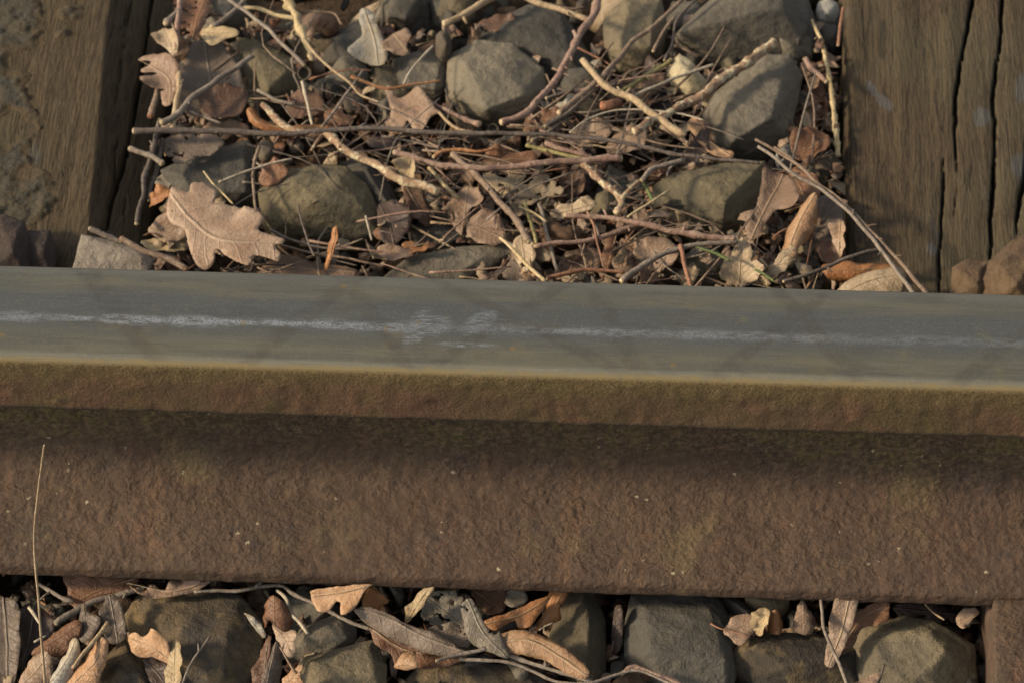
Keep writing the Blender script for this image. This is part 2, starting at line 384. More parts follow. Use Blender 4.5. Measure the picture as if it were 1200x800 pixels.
    col = g.mix(g.map(z, .111, .1135, .7, 0), col, (.045, .034, .022))
    worn = g.math('MULTIPLY', top, g.map(y, -.031, -.026))
    rough = g.math('ADD', g.map(worn, 0, 1, .82, .40), g.math('MULTIPLY', g.map(f1, .35, .65), .10))
    h = g.math('ADD', g.math('MULTIPLY', n2, .9), g.math('MULTIPLY', n3, .5))
    h = g.math('ADD', g.math('MULTIPLY', h, g.map(top, 0, 1, 1.0, .04)), g.math('MULTIPLY', f2, g.map(top, 0, 1, 0, .10)))
    nb = g.bump(h, .0022, .8)
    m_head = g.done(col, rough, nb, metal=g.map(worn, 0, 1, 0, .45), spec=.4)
    return m_foot, m_head
zt = .1485
a0, a1 = P(0, 371, zt), P(1200, 403, zt)
LINE = (a0[1]-(a1[1]-a0[1])/(a1[0]-a0[0])*a0[0], (a1[1]-a0[1])/(a1[0]-a0[0]))
DARK_DIAGS = []
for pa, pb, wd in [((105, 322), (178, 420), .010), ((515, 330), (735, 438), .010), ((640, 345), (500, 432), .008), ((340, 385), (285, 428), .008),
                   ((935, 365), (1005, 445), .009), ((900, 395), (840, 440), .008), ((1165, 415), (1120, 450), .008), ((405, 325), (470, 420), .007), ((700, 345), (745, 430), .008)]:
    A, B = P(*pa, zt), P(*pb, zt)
    k = (B[0]-A[0])/(B[1]-A[1]); DARK_DIAGS.append((A[0]-k*A[1], k, wd))
SCUFFS = []
for pc, rx, ry, sh in [((489, 384), .0075, .016, .25), ((562, 378), .009, .011, .6), ((508, 382), .012, .009, 0), ((548, 404), .022, .0022, 0)]:
    A = P(*pc, zt); SCUFFS.append((A[0], A[1], rx, ry, sh))
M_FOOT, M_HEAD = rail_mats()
def rail():
    def arc(cx, cz, r, a0, a1, n): return [(cx+r*math.cos(math.radians(a)), cz+r*math.sin(math.radians(a))) for a in np.linspace(a0, a1, n)]
    def dens(pts, st):
        o = []
        for (a, b), (c, d) in zip(pts[:-1], pts[1:]):
            k = max(1, int(math.hypot(c-a, d-b)/st)); o += [(a+(c-a)*i/k, b+(d-b)*i/k) for i in range(k)]
        return o+[pts[-1]]
    # right half profiles (y, z) from the axis outwards and up
    foot = [(0, 0)] + arc(.0590, .0035, .0035, -90, 0, 4) + arc(.0580, .0080, .0045, 0, 63, 5) + arc(.0372, .0560, .0300, -117, -180, 22) + [(.0072, .066)]
    web = [(.0072, .066), (.0072, .088)]
    head = [(.0072, .088)] + arc(.0142, .0985, .0072, 190, 110, 5) + [(.0325, .1085)] + arc(.0325, .1110, .0022, -80, 0, 3) + [(.0341, .1425)] + arc(.0298, .1432, .0043, 10, 78, 6) + [(.018, .1485), (0, .1490)]
    fine = np.arange(-.46, .4601, .0017)
    xs = np.r_[np.linspace(-4, -.5, 30), fine, np.linspace(.5, 4, 30)]
    root = empty('rail', (0, 0, 0))
    tag(root, 'worn steel railway rail with rusty side and grey scratched top running across the picture', 'rail')
    def extrude(name, half, mat, closed_bottom=False):
        half = dens(half, .0016)
        prof = half + [(-a, b) for a, b in half[::-1]]
        prof = np.array([p for i, p in enumerate(prof) if i == 0 or math.hypot(p[0]-prof[i-1][0], p[1]-prof[i-1][1]) > 1e-6])
        n = len(prof); V = np.zeros((len(xs)*n, 3))
        V[:, 0] = np.repeat(xs, n); V[:, 1:] = np.tile(prof, (len(xs), 1))
        # pitted relief along the profile normal, little of it on the worn top
        t = np.gradient(prof, axis=0); nr = np.stack([t[:, 1], -t[:, 0]], -1); nr /= np.linalg.norm(nr, axis=1)[:, None]+1e-9
        for i in range(len(V)):
            if abs(V[i, 0]) > .47: continue
            j = i % n
            if V[i, 1] > .0345: continue                # the far side is never seen
            a = .00022 if V[i, 2] > .1455 else 1.0
            if a < 1: continue
            v = Vector(V[i])
            d = .00050*mn.fractal(v*130, .8, 2.1, 3) + .00055*mn.noise(v*38) + .0003*mn.noise(v*85)
            ex = 1.0
            if V[i, 2] > .140: ex = max(0, (.1455-V[i, 2])/.0055)
            V[i, 1] += nr[j, 0]*d*ex; V[i, 2] += nr[j, 1]*d*ex
        F = []
        for i in range(len(xs)-1):
            b = i*n
            for j in range(n-1): F.append([b+j, b+n+j, b+n+j+1, b+j+1])
        o = mesh_ob(name, V, F, mat, root, origin=np.zeros(3))
        bm = bmesh.new(); bm.from_mesh(o.data); bmesh.ops.recalc_face_normals(bm, faces=bm.faces); bm.to_mesh(o.data); bm.free()
        # outward check
        return o
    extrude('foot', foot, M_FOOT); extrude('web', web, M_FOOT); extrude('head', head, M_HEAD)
rail()

# ------------------------------------------------------------------ sleepers
TOPZ = -.012
def wood_mat(name, a, b, dark, green, smudges=()):
    g = NT(name); geo = g.new('ShaderNodeNewGeometry').outputs['Position']
    gv = g.scale(geo, (1, .05, .4)); gv2 = g.scale(geo, (1, .12, .6))
    n1 = g.noise(gv, 130, 4, .65, .7); n2 = g.noise(gv2, 620, 4, .65, .4); n3 = g.noise(geo, 12, 4, .6); n4 = g.noise(geo, 300, 4, .7)
    c = g.mix(g.map(n1, .34, .66), a, b)
    c = g.mix(g.map(n2, .40, .70, 0, .75), c, dark)
    s = g.new('ShaderNodeSeparateXYZ'); g.put(s.inputs[0], geo)
    c = g.mix(g.math('MULTIPLY', g.map(n3, .42, .66), .6), c, green)
    c = g.mix(g.map(g.noise(geo, 35, 4, .7, .4), .60, .70, 0, .5), c, tuple(x*.55 for x in a))
    c = g.mix(g.map(g.noise(g.scale(geo, (1, .4, 1)), 30, 5, .7, .3), .64, .70, 0, .55), c, (.070, .067, .058))
    c = g.mix(g.map(n4, .60, .74, 0, .4), c, (.15, .125, .085))
    ck = g.map(g.math('ABSOLUTE', g.math('SUBTRACT', g.noise(g.scale(geo, (1, .035, .4)), 150, 3, .6, .3), .5)), .0, .012, 1, 0)
    ck = g.math('MULTIPLY', ck, g.map(g.noise(g.scale(geo, (1, .3, 1)), 40, 3, .6), .46, .58))
    c = g.mix(g.math('MULTIPLY', ck, .85), c, (.012, .009, .007))
    for px, py, rx, ry, sh in smudges:                       # old grey smudges on the wood
        q = P(px, py, -.012); yy_ = g.math('SUBTRACT', s.outputs[1], float(q[1]))
        xx_ = g.math('DIVIDE', g.math('SUBTRACT', g.math('SUBTRACT', s.outputs[0], float(q[0])), g.math('MULTIPLY', yy_, sh)), rx)
        yy_ = g.math('DIVIDE', yy_, ry); r2 = g.math('ADD', g.math('MULTIPLY', xx_, xx_), g.math('MULTIPLY', yy_, yy_))
        r2 = g.math('ADD', r2, g.math('MULTIPLY', g.math('SUBTRACT', n4, .5), 1.4))
        c = g.mix(g.map(r2, .5, 1.0, .75, 0), c, (.080, .078, .072))
    h = g.math('ADD', g.math('MULTIPLY', n1, .9), g.math('ADD', g.math('MULTIPLY', n2, 1.0), g.math('MULTIPLY', n4, .35)))
    h = g.math('SUBTRACT', h, g.math('MULTIPLY', ck, .8))
    return g.done(c, .86, g.bump(h, .0022, .8), spec=.22)
WOODL = wood_mat('warm_weathered_wood', (.062, .044, .024), (.080, .058, .032), (.029, .021, .013), (.062, .052, .028))
WOODR = wood_mat('grey_brown_weathered_wood', (.062, .043, .025), (.076, .055, .030), (.028, .020, .013), (.072, .060, .034), [(1022, 103, .0035, .008, -.3), (1036, 120, .0045, .009, -.4), (1150, 138, .006, .010, .1), (1196, 105, .004, .016, .1), (1196, 195, .007, .012, 0), (1092, 290, .004, .006, 0)])
def lines_fn(list_px, z=TOPZ):
    out = []
    for pts, wd, dp in list_px:
        q = np.array([P(px, py, z) for px, py in pts]); q = q[np.argsort(q[:, 1])]
        out.append((q[:, 1], q[:, 0], wd, dp))
    return out
def sleeper(name, label, xl, xr, bev, cracks, mat):
    cr = lines_fn(cracks)
    ys = np.r_[np.arange(-.002, .47, .0035), np.linspace(.50, 1.6, 24)]
    N = int((xr-xl)/.001)+1; V = []; ins = np.linspace(0, 1, N)
    rows = []
    for y in ys:
        e = bev(y) if bev else xr
        x = xl + (xr-xl)*ins; z = np.full(N, TOPZ)
        jl = .0018*mn.noise(Vector((1.3, y*14, 0))); 
        z -= .006*np.clip(1-(x-xl)/.006, 0, 1)**2 + .006*np.clip(1-(xr-x)/.006, 0, 1)**2
        if bev: z -= np.clip(x-e, 0, 1)*.72 - .0028*np.exp(-((x-e)/.005)**2)*0
        for i in range(N):
            v = Vector((x[i], y, 0))
            z[i] += .0011*mn.noise(Vector((x[i]*60, y*5, 1))) + .0005*mn.noise(Vector((x[i]*210, y*11, 4))) + .0022*mn.noise(Vector((x[i]*11, y*7, 9)))
        for cy, cx, wd, dp in cr:
            if y < cy[0]-.01 or y > cy[-1]+.2: continue
            fade = min(1, max(0, (y-cy[0]+.01)/.03)) if cy[0] > -.02 else 1
            if cy[-1] < .36: fade *= min(1, max(0, (cy[-1]+.01-y)/.04))
            c0 = np.interp(y, cy, cx) + .0010*mn.noise(Vector((7, y*60, wd*999))) + .0012*mn.noise(Vector((2, y*22, dp*999))) + .0007*mn.noise(Vector((5, y*260, dp*99)))
            ww = wd*(.75+.5*mn.noise(Vector((y*30, 3, wd*500))))*max(fade, .05)
            d = np.abs(x-c0)
            z -= dp*fade*np.clip(1.5-d/max(ww, 1e-5), 0, 1) + .0012*fade*np.exp(-(d/.005)**2)
        x = x.copy(); x[0] += jl; x[-1] += .0018*mn.noise(Vector((9, y*14, 5)))
        rows.append(np.stack([np.r_[x[0], x[0], x, x[-1], x[-1]], np.full(N+4, y), np.r_[-.16, -.05, z, -.05, -.16]], -1))
    n = N+4; V = np.vstack(rows)
    F = [[j*n+i, j*n+i+1, (j+1)*n+i+1, (j+1)*n+i] for j in range(len(ys)-1) for i in range(n-1)]
    F.append(list(range(n))[::-1]); F.append([(len(ys)-1)*n+i for i in range(n)])
    o = mesh_ob(name, V, F, mat, origin=np.array([(xl+xr)/2, .2, -.16]))
    return tag(o, label, 'sleeper', 'wooden sleepers under the rail')
# left sleeper: its right shoulder falls away, split by a long crack
e0, e1 = P(128, 0, TOPZ), P(100, 290, TOPZ)
def bevL(y): return e1[0] + (e0[0]-e1[0])*(y-e1[1])/(e0[1]-e1[1])
xrL = P(178, 150, TOPZ)[0]+.004; xlL = xrL-.28
SLEEPER_L = sleeper('sleeper', 'warm brown wooden sleeper with grey crust and a dark split shoulder, at the left', xlL, xrL, bevL,
    [([(176, -40), (170, 0), (162, 70), (152, 130), (140, 180), (128, 230), (118, 268)], .0013, .016), ([(140, 120), (134, 160), (130, 200), (126, 235)], .0006, .004),
     ([(146, 20), (138, 80), (131, 130)], .0005, .003), ([(15, 230), (14, 268)], .0008, .006), ([(150, 190), (143, 215), (138, 250)], .0005, .004)], WOODL)
xlR = P(991, 150, TOPZ)[0]; xrR = xlR+.26
SLEEPER_R = sleeper('sleeper', 'grey brown wooden sleeper with three long cracks along it, at the right', xlR, xrR, None,
    [([(1146, -60), (1140, 0), (1130, 50), (1122, 100), (1119, 150), (1121, 190)], .0011, .018),
     ([(1106, 178), (1105, 230), (1103, 290), (1101, 345)], .0007, .010),
     ([(1178, -60), (1175, 0), (1172, 50), (1165, 100), (1166, 170), (1163, 240), (1160, 312)], .0010, .018),
     ([(1204, 150), (1201, 200), (1192, 270)], .0012, .012), ([(1120, 210), (1117, 250), (1114, 262)], .0005, .004)], WOODR)
def crust():
    g = NT('grey_crust'); geo = g.new('ShaderNodeNewGeometry').outputs['Position']
    n1 = g.noise(geo, 45, 5, .7, .3); n2 = g.noise(geo, 380, 5, .75)
    c = g.mix(g.map(n1, .38, .62), (.060, .056, .044), (.074, .062, .040))
    c = g.mix(g.map(g.noise(geo, 95, 4, .7), .54, .66, 0, .7), c, (.088, .064, .036))
    c = g.mix(g.map(n2, .42, .7, 0, .7), c, (.032, .030, .024))
    c = g.mix(g.map(g.noise(geo, 800, 2), .64, .74, 0, .45), c, (.25, .23, .18))
    su = g.new('ShaderNodeSeparateXYZ'); g.put(su.inputs[0], g.new('ShaderNodeUVMap').outputs[0])
    gv = g.scale(geo, (1, .05, .4)); wd = g.mix(g.map(g.noise(gv, 130, 4, .65, .7), .34, .66), (.066, .047, .026), (.084, .062, .034))
    e = g.math('ADD', su.outputs[0], g.math('MULTIPLY', g.math('SUBTRACT', g.noise(geo, 260, 5, .75), .5), 1.6))
    c = g.mix(g.map(e, .25, .85), wd, c)
    mat = g.done(c, .9, g.bump(n2, .002, .9, g.bump(n1, .004, .8)), spec=.2)
    ed = np.array([P(px, py, TOPZ)[:2] for px, py in [(55, -40), (52, 0), (46, 40), (38, 80), (34, 110), (46, 140), (40, 165), (34, 185), (58, 205), (68, 225), (62, 248), (40, 262), (10, 275)]])
    ed = ed[np.argsort(ed[:, 1])]
    blobs = [(P(80, 18, TOPZ), .008), (P(28, 72, TOPZ), -.012), (P(12, 150, TOPZ), -.014), (P(30, 205, TOPZ), -.006), (P(75, 40, TOPZ), .005)]
    xs = np.arange(xlL+.01, xrL-.03, .0011); ys = np.arange(ed[0, 1]-.01, .42, .0013)
    Z = np.zeros((len(ys), len(xs)))
    for j, y in enumerate(ys):
        ex = np.interp(y, ed[:, 1], ed[:, 0])
        for i, x in enumerate(xs):
            v = Vector((x, y, 0))
            q = (ex-x) + .007*mn.fractal(v*55, .8, 2, 5) + .0022*mn.noise(v*420)
            if y < ed[0, 1]: q -= (ed[0, 1]-y)*3
            for b, r in blobs:
                d = math.hypot(x-b[0], y-b[1])
                if r > 0: q = max(q, r-d+.004*mn.noise(v*150))
                else: q = min(q, d+r+.006*mn.noise(v*90))
            Z[j, i] = q
    idx = -np.ones(Z.shape, int); V = []; F = []; UVc = []
    for j in range(len(ys)):
        for i in range(len(xs)):
            if Z[j, i] > -.0025:
                v = Vector((xs[i], ys[j], 0)); idx[j, i] = len(V)
                base = TOPZ + .0022*mn.noise(Vector((xs[i]*11, ys[j]*7, 9)))
                h = min(1, max(-.6, Z[j, i]/.004))
                UVc.append((min(1, max(0, (Z[j, i]+.0025)/.011)), 0)); V.append((xs[i], ys[j], base + h*(.0012+.0016*mn.fractal(v*110, .7, 2, 4)) + .0003))
    for j in range(len(ys)-1):
        for i in range(len(xs)-1):
            q = [idx[j, i], idx[j, i+1], idx[j+1, i+1], idx[j+1, i]]
            if min(q) >= 0: F.append([int(k) for k in q])
    o = mesh_ob('crust', V, F, mat, SLEEPER_L, uv=np.array(UVc))
    o['label'] = 'flaking grey crust spread over the left half of the sleeper'
crust()

# ------------------------------------------------------------------ tie plate at the lower right
def tie_plate():
    x0 = PY(1157, 720, -.064)[0]; x1 = x0+.17
    bm = bmesh.new()
    def box(a, b, sh=0):
        r = bmesh.ops.create_cube(bm, size=1); vs = r['verts']
        for v in vs:
            for k in range(3): v.co[k] = a[k] if v.co[k] < 0 else b[k]
        return vs
    box((x0, -.165, -.05), (x1, .12, -.0022))
    vs = box((x0+.001, -.150, -.05), (x1-.001, -.0640, .0125))
    for v in vs:
        if v.co.z > 0 and v.co.y < -.1: v.co.z = -.004
    bmesh.ops.bevel(bm, geom=bm.edges[:], offset=.003, segments=3, profile=.5, affect='EDGES', clamp_overlap=True)
    bmesh.ops.triangulate(bm, faces=bm.faces)
    for k in range(5):
        es = [e for e in bm.edges if e.calc_length() > .005]
        if not es: break
        bmesh.ops.subdivide_edges(bm, edges=es, cuts=1); bmesh.ops.triangulate(bm, faces=bm.faces)
    bm.normal_update()
    for v in bm.verts:
        v.co += v.normal*(.0007*mn.noise(v.co*60) + .0005*mn.noise(v.co*160))
    V = np.array([v.co[:] for v in bm.verts]); F = [[q.index for q in f.verts] for f in bm.faces]; bm.free()
    o = mesh_ob('tie_plate', V, F, M_FOOT)
    tag(o, 'rust brown iron tie plate jutting out under the rail foot at lower right', 'tie plate')
tie_plate()

# ------------------------------------------------------------------ stones
GS_UP, GS_LO = 'ballast stones between the sleepers', 'ballast stones below the rail'
def stone_mesh(V, L=.0021, rough=1.0, smooth=1, seed=0):
    bm = bmesh.new()
    for p in V: bm.verts.new(p)
    r = bmesh.ops.convex_hull(bm, input=bm.verts)
    bmesh.ops.delete(bm, geom=[v for v in bm.verts if not v.link_faces], context='VERTS')
    bmesh.ops.triangulate(bm, faces=bm.faces)
    for k in range(7):
        es = [e for e in bm.edges if e.calc_length() > L*1.4]
        if not es: break
        bmesh.ops.subdivide_edges(bm, edges=es, cuts=1); bmesh.ops.triangulate(bm, faces=bm.faces)
    for k in range(smooth): bmesh.ops.smooth_vert(bm, verts=bm.verts, factor=.5, use_axis_x=True, use_axis_y=True, use_axis_z=True)
    bm.normal_update(); off = Vector((seed*3.1, seed*1.7, seed*.9))
    new = []
    for v in bm.verts:
        c = v.co+off
        d = .0005*mn.noise(c*42) - .0014*(mn.turbulence(c*38, 4, True, noise_basis='PERLIN_ORIGINAL', amplitude_scale=.55, frequency_scale=2.1)-.6) + .00045*mn.noise(c*330)
        f = mn.voronoi(c*55)[0]; d += .0011*min(.5, f[1]-f[0]) - .0003
        new.append(v.co+v.normal*d*rough)
    for v, q in zip(bm.verts, new): v.co = q
    bmesh.ops.recalc_face_normals(bm, faces=bm.faces)
    V = np.array([v.co[:] for v in bm.verts]); F = [[q.index for q in f.verts] for f in bm.faces]; bm.free()
    return V, F
nst = 0
KEEP_CLEAR = []                                # outlines of the stones that lie open
def stone(label, mat, outline, peaks, z=-.022, h=.020, depth=.030, group=GS_UP, rough=.75, smooth=1, name='ballast_stone', cat='stone', L=.0021):
    global nst; nst += 1
    oc = np.mean(outline, axis=0); ymn = min(q[1] for q in outline); ymx = max(q[1] for q in outline)
    ol = [(oc[0]+(px-oc[0])*1.03, oc[1]+(py-oc[1])*1.03) for px, py in outline]
    if name == 'ballast_stone': smooth, rough = min(smooth, 0), min(rough, .65)
    o = np.array([P(px, py, z+.75*h*(ymx-py)/(ymx-ymn+1)) for px, py in ol]); c = o.mean(0)
    pts = [p for p in o]
    for q in peaks:
        pts.append(P(q[0], q[1], z+h*(q[2] if len(q) > 2 else 1.0)))
    for p in o:
        b = c+(p-c)*.72; b[2] = z-depth; pts.append(b)
        b = c+(p-c)*.96; b[2] = z-depth*.40; pts.append(b)
    if len(outline) > 6 and name == 'ballast_stone': KEEP_CLEAR.append(np.array([P(px, py, z+h*.6)[:2] for px, py in outline]))
    V, F = stone_mesh(pts, L, rough, smooth, nst)
    ob = mesh_ob(name, V, F, MS[mat])
    return tag(ob, label, cat, group)

st = stone
st('large pale grey faceted stone in the upper middle of the gap', 'pale', [(527,68),(560,48),(600,52),(635,80),(642,105),(628,140),(580,144),(545,132),(523,112)], [(545,74),(585,74),(612,112),(570,128),(560,100,1.15)], z=-.020, h=.020)
st('dark grey slab with an ochre left edge leaning behind the large pale stone', 'blue', [(555,48),(590,20),(625,6),(655,10),(682,50),(702,85),(690,99),(660,97),(640,80),(600,54)], [(605,33),(632,26),(668,68),(640,55)], z=-.022, h=.016)
st('warm olive blocky stone at the top between two thin twigs', 'ochre', [(708,25),(735,-4),(775,-4),(781,35),(776,65),(750,84),(725,80),(710,60)], [(735,15),(765,20),(762,55),(730,55)], z=-.022, h=.018)
st('biggest brown grey stone at the upper right with a straight front ridge', 'grey', [(790,45),(825,8),(870,-25),(915,-15),(932,10),(948,45),(950,66),(900,72),(860,76),(828,68),(802,56)], [(797,38),(835,28,1.1),(880,16,1.2),(918,10,1.1),(880,-15,1.1)], z=-.020, h=.024, smooth=0, rough=.6)
st('dark grey rounded stone tucked behind the biggest stone beside the right sleeper', 'blue', [(905,-4),(945,-8),(957,28),(955,62),(938,66),(925,45)], [(930,10),(945,35),(935,50)], z=-.026, h=.018)
st('smooth grey wedge stone under the knobbly pale twig at right', 'grey', [(824,135),(838,110),(868,85),(897,66),(925,66),(939,90),(930,130),(922,165),(880,182),(848,185),(830,168)], [(850,115),(897,82),(903,138,1.1),(860,165,.8),(915,100)], z=-.018, h=.022)
st('block stone with a sunlit olive left face near the right sleeper', 'olive', [(766,220),(790,204),(850,192),(895,190),(892,225),(872,266),(846,275),(815,267),(790,256),(770,242)], [(822,206,1.0),(850,236,1.05),(885,200,.9),(868,240,.5),(797,210,.7),(847,255,.7)], z=-.020, h=.020, smooth=0, rough=.6)
st('broad olive yellow stone in front of the big oak leaf', 'olive', [(305,225),(330,203),(370,194),(405,196),(430,220),(447,258),(441,272),(420,280),(370,277),(325,267),(307,247)], [(345,212),(398,210),(425,245,.7),(372,236,1.1),(340,238,.8)], z=-.018, h=.020)
st('dark grey stone pressed against the right of the olive yellow stone', 'dark', [(400,192),(430,184),(457,215),(472,250),(456,277),(443,262),(425,220)], [(430,200),(452,235)], z=-.024, h=.016)
st('flat green grey stone behind the big oak leaf', 'blue', [(190,200),(240,177),(290,166),(302,185),(299,237),(270,242),(225,237),(203,218)], [(215,205),(245,188),(285,176),(288,225),(240,225)], z=-.020, h=.012)
st('olive wedge stone below the crossing stalks, upper left', 'olive', [(278,45),(300,48),(345,70),(354,100),(332,122),(305,128),(290,100)], [(300,60),(335,85),(315,105)], z=-.022, h=.016)
st('blue grey stone under the cream grey decayed leaf', 'blue', [(370,60),(385,45),(420,23),(448,45),(450,75),(400,84),(374,75)], [(400,48),(432,50),(415,65)], z=-.022, h=.014)
st('olive grey upright stone at the top edge left of the tan cut twig', 'grey', [(446,-5),(492,-5),(493,20),(470,40),(447,30)], [(465,0),(475,22),(455,20)], z=-.024, h=.018)
st('dark stone at the top edge under the tan cut twig', 'blue', [(504,0),(540,-5),(548,25),(525,40),(508,30)], [(522,5),(530,22)], z=-.026, h=.016)
st('olive dark squarish stone beside the bean shaped pebble', 'grey', [(461,70),(490,60),(525,66),(530,95),(517,120),(470,114),(459,92)], [(480,72),(515,76),(510,105),(475,100)], z=-.024, h=.016)
st('flat brown grey slab lying along the rail edge', 'grey', [(452,324),(480,302),(540,289),(594,286),(600,296),(560,320),(540,334),(470,336)], [(490,306),(545,295),(585,291),(545,314)], z=-.014, h=.007, depth=.02)
st('dark slab under the cut end of the lichen twig', 'dark', [(488,215),(530,222),(560,262),(535,280),(505,262),(492,240)], [(510,225),(535,255)], z=-.026, h=.012)
st('small blue grey slab just above the flat slab by the rail', 'blue', [(478,264),(520,264),(556,280),(525,296),(488,294)], [(505,270),(530,282)], z=-.022, h=.008, depth=.02)
st('small grey green stone at the top left beside the thin grey twig', 'grey', [(238,-5),(278,-8),(292,8),(270,30),(240,40)], [(255,0),(265,18)], z=-.024, h=.016)
st('pale pinkish creased triangular stone wedged between left sleeper and rail', 'slab', [(86,318),(96,275),(130,282),(165,291),(180,305),(172,320),(110,322)], [(104,280),(135,290),(162,298)], z=-.006, h=.006, depth=.02)
st('smaller rust brown rounded stone on the right sleeper by the rail', 'rusty', [(1114,350),(1116,314),(1135,305),(1160,307),(1165,350),(1140,365)], [(1125,316),(1150,314),(1145,335)], z=-.004, h=.012, depth=.012, rough=.9, smooth=1)
st('larger rust brown stone with a moss patch on the right sleeper', 'rusty', [(1143,335),(1160,307),(1185,284),(1220,268),(1240,330),(1220,372),(1150,365)], [(1170,312),(1195,292),(1215,300),(1190,335)], z=-.003, h=.018, depth=.012, rough=.9, smooth=1)
st('dark rust brown block on the left sleeper at the picture edge', 'rustdk', [(-20,262),(5,252),(28,262),(38,290),(34,325),(-20,325)], [(0,262),(20,272),(15,295)], z=-.004, h=.014, depth=.012)
st('dark rust brown flat block beside the left edge block', 'rustdk', [(26,272),(58,270),(65,282),(63,325),(30,325)], [(34,278),(56,278),(50,295)], z=-.006, h=.010, depth=.010)
st('olive pebble slab under the yellow green blade by the rail', 'olive', [(798,305),(815,290),(838,290),(854,312),(840,335),(805,332)], [(822,298),(838,312)], z=-.018, h=.010)
st('dark grey wedge stone behind the forked lichen twig', 'dark', [(688,252),(700,222),(714,194),(735,204),(752,235),(742,252),(705,260)], [(715,205),(732,230),(705,240)], z=-.024, h=.014)
st('olive wedge stone left of the forked lichen twig', 'olive', [(690,252),(700,228),(712,222),(725,245),(712,262)], [(705,235),(714,248)], z=-.014, h=.008, depth=.02)
st('small grey stone by the rail near the pale ragged leaf', 'grey', [(918,310),(925,300),(948,296),(962,312),(950,330),(922,328)], [(935,304),(950,312)], z=-.018, h=.010)
st('small olive stone between the bright tan leaf and the sleeper', 'olive', [(928,292),(936,280),(952,270),(964,288),(955,302),(938,302)], [(945,280),(952,290)], z=-.020, h=.010)
st('white round pebble beside the top of the right sleeper', 'white', [(956,12),(960,2),(970,-2),(982,3),(985,14),(980,25),(969,28),(960,23)], [(965,8),(975,10),(970,16)], z=-.022, h=.010, depth=.012, name='pebble', rough=.5)
st('black rounded pebble below the white pebble', 'dark', [(960,35),(968,28),(982,30),(984,48),(974,55),(962,50)], [(968,36),(976,42)], z=-.022, h=.008, depth=.016, name='pebble')
st('bean shaped olive grey pebble standing on a thin stalk', 'cup', [(510,42),(515,36),(523,35),(529,44),(529,56),(524,66),(515,65),(510,54)], [(517,42),(523,52)], z=-.004, h=.010, depth=.014, name='pebble', rough=.4)
st('small round olive pebble left of the bean shaped pebble', 'olive', [(500,40),(505,34),(511,36),(513,43),(508,47),(502,45)], [(506,39)], z=-.012, h=.006, depth=.010, name='pebble', rough=.4)
st('grey green pebble under the knobbly pale twig', 'olive', [(845,72),(852,65),(862,66),(866,76),(860,84),(848,83)], [(855,72),(858,78)], z=-.020, h=.008, depth=.014, name='pebble', rough=.5)
st('dark blue pebble right of the cream bark chip', 'dark', [(798,68),(805,58),(820,58),(826,70),(820,80),(805,78)], [(810,64),(816,72)], z=-.024, h=.010, depth=.014, name='pebble', rough=.5)
st('dark grey stone in the hollow below the white bits', 'dark', [(745,125),(770,108),(800,112),(808,130),(785,142),(755,140)], [(770,116),(790,126)], z=-.028, h=.010, depth=.016)
st('small grey stone fragment under the big pale grey leaf bit at right', 'white', [(908,182),(914,172),(927,168),(930,178),(924,188),(912,192)], [(918,176),(922,182)], z=-.016, h=.006, depth=.01, name='pebble')
st('dark stone under the pale arching stalk at upper left', 'blue', [(366,95),(390,88),(440,75),(452,88),(440,100),(400,104)], [(395,92),(435,86)], z=-.026, h=.008, depth=.016)
st('grey green stone chip left of the crumpled tan oak leaf', 'grey', [(442,122),(455,115),(462,130),(458,145),(444,148)], [(450,124),(453,136)], z=-.022, h=.010, depth=.016)
# stones below the rail
G = GS_LO
st('big dark mossy boulder below the rail at left', 'moss', [(148,720),(163,697),(220,690),(280,697),(307,730),(304,772),(286,802),(240,822),(190,806),(160,770)], [(180,712,.8),(250,708,.8),(215,740,1.1),(265,745,1.1),(262,790,.7),(200,775,.7)], z=-.034, h=.020, group=G)
st('brown stone at the bottom edge left of the boulder', 'moss', [(108,812),(122,770),(145,750),(172,772),(190,802),(182,835),(118,835)], [(148,765),(165,790),(135,790)], z=-.036, h=.016, group=G)
st('dark grey angular stone leaning above the tawny block', 'grey', [(338,768),(352,737),(395,720),(417,735),(415,757),(370,774)], [(360,745),(398,728),(405,748)], z=-.034, h=.014, group=G)
st('tawny square block stone at the bottom, left of centre', 'ochre', [(338,806),(355,770),(438,750),(452,780),(450,820),(350,836)], [(365,776),(432,758),(440,790),(380,800)], z=-.030, h=.014, group=G, smooth=0, rough=.6)
st('blue grey stone in the shade below the bright curled leaf', 'blue', [(330,703),(362,686),(398,712),(388,732),(350,744),(334,724)], [(355,698),(380,715)], z=-.040, h=.014, group=G)
st('brown streaked flat stone at the bottom centre under the long leaves', 'moss', [(465,806),(490,784),(560,776),(632,783),(645,815),(560,836),(470,830)], [(505,790),(570,784),(615,792)], z=-.036, h=.010, group=G)
st('upright ridged stone with a lit left face, below the rail centre', 'ochre', [(643,748),(655,715),(668,693),(692,688),(709,725),(709,785),(697,803),(675,788),(655,768)], [(684,694,.9),(690,735,1.1),(688,785,.9),(672,715,.5)], z=-.036, h=.022, group=G, smooth=0, rough=.6)
st('large dark slate grey stone below the rail, right of centre', 'blue', [(733,735),(741,698),(790,690),(842,703),(860,740),(864,780),(852,824),(790,826),(752,786),(734,767)], [(757,716,1.0),(764,764,1.0),(830,712,.9),(850,775,.9),(800,745,1.1)], z=-.034, h=.020, group=G, smooth=0, rough=.6)
st('olive edged grey stone under the long tan leaf at right', 'moss', [(855,767),(874,747),(905,741),(962,744),(1004,760),(1006,802),(940,820),(885,803),(860,784)], [(885,757),(940,757),(985,772),(920,780)], z=-.034, h=.018, group=G)
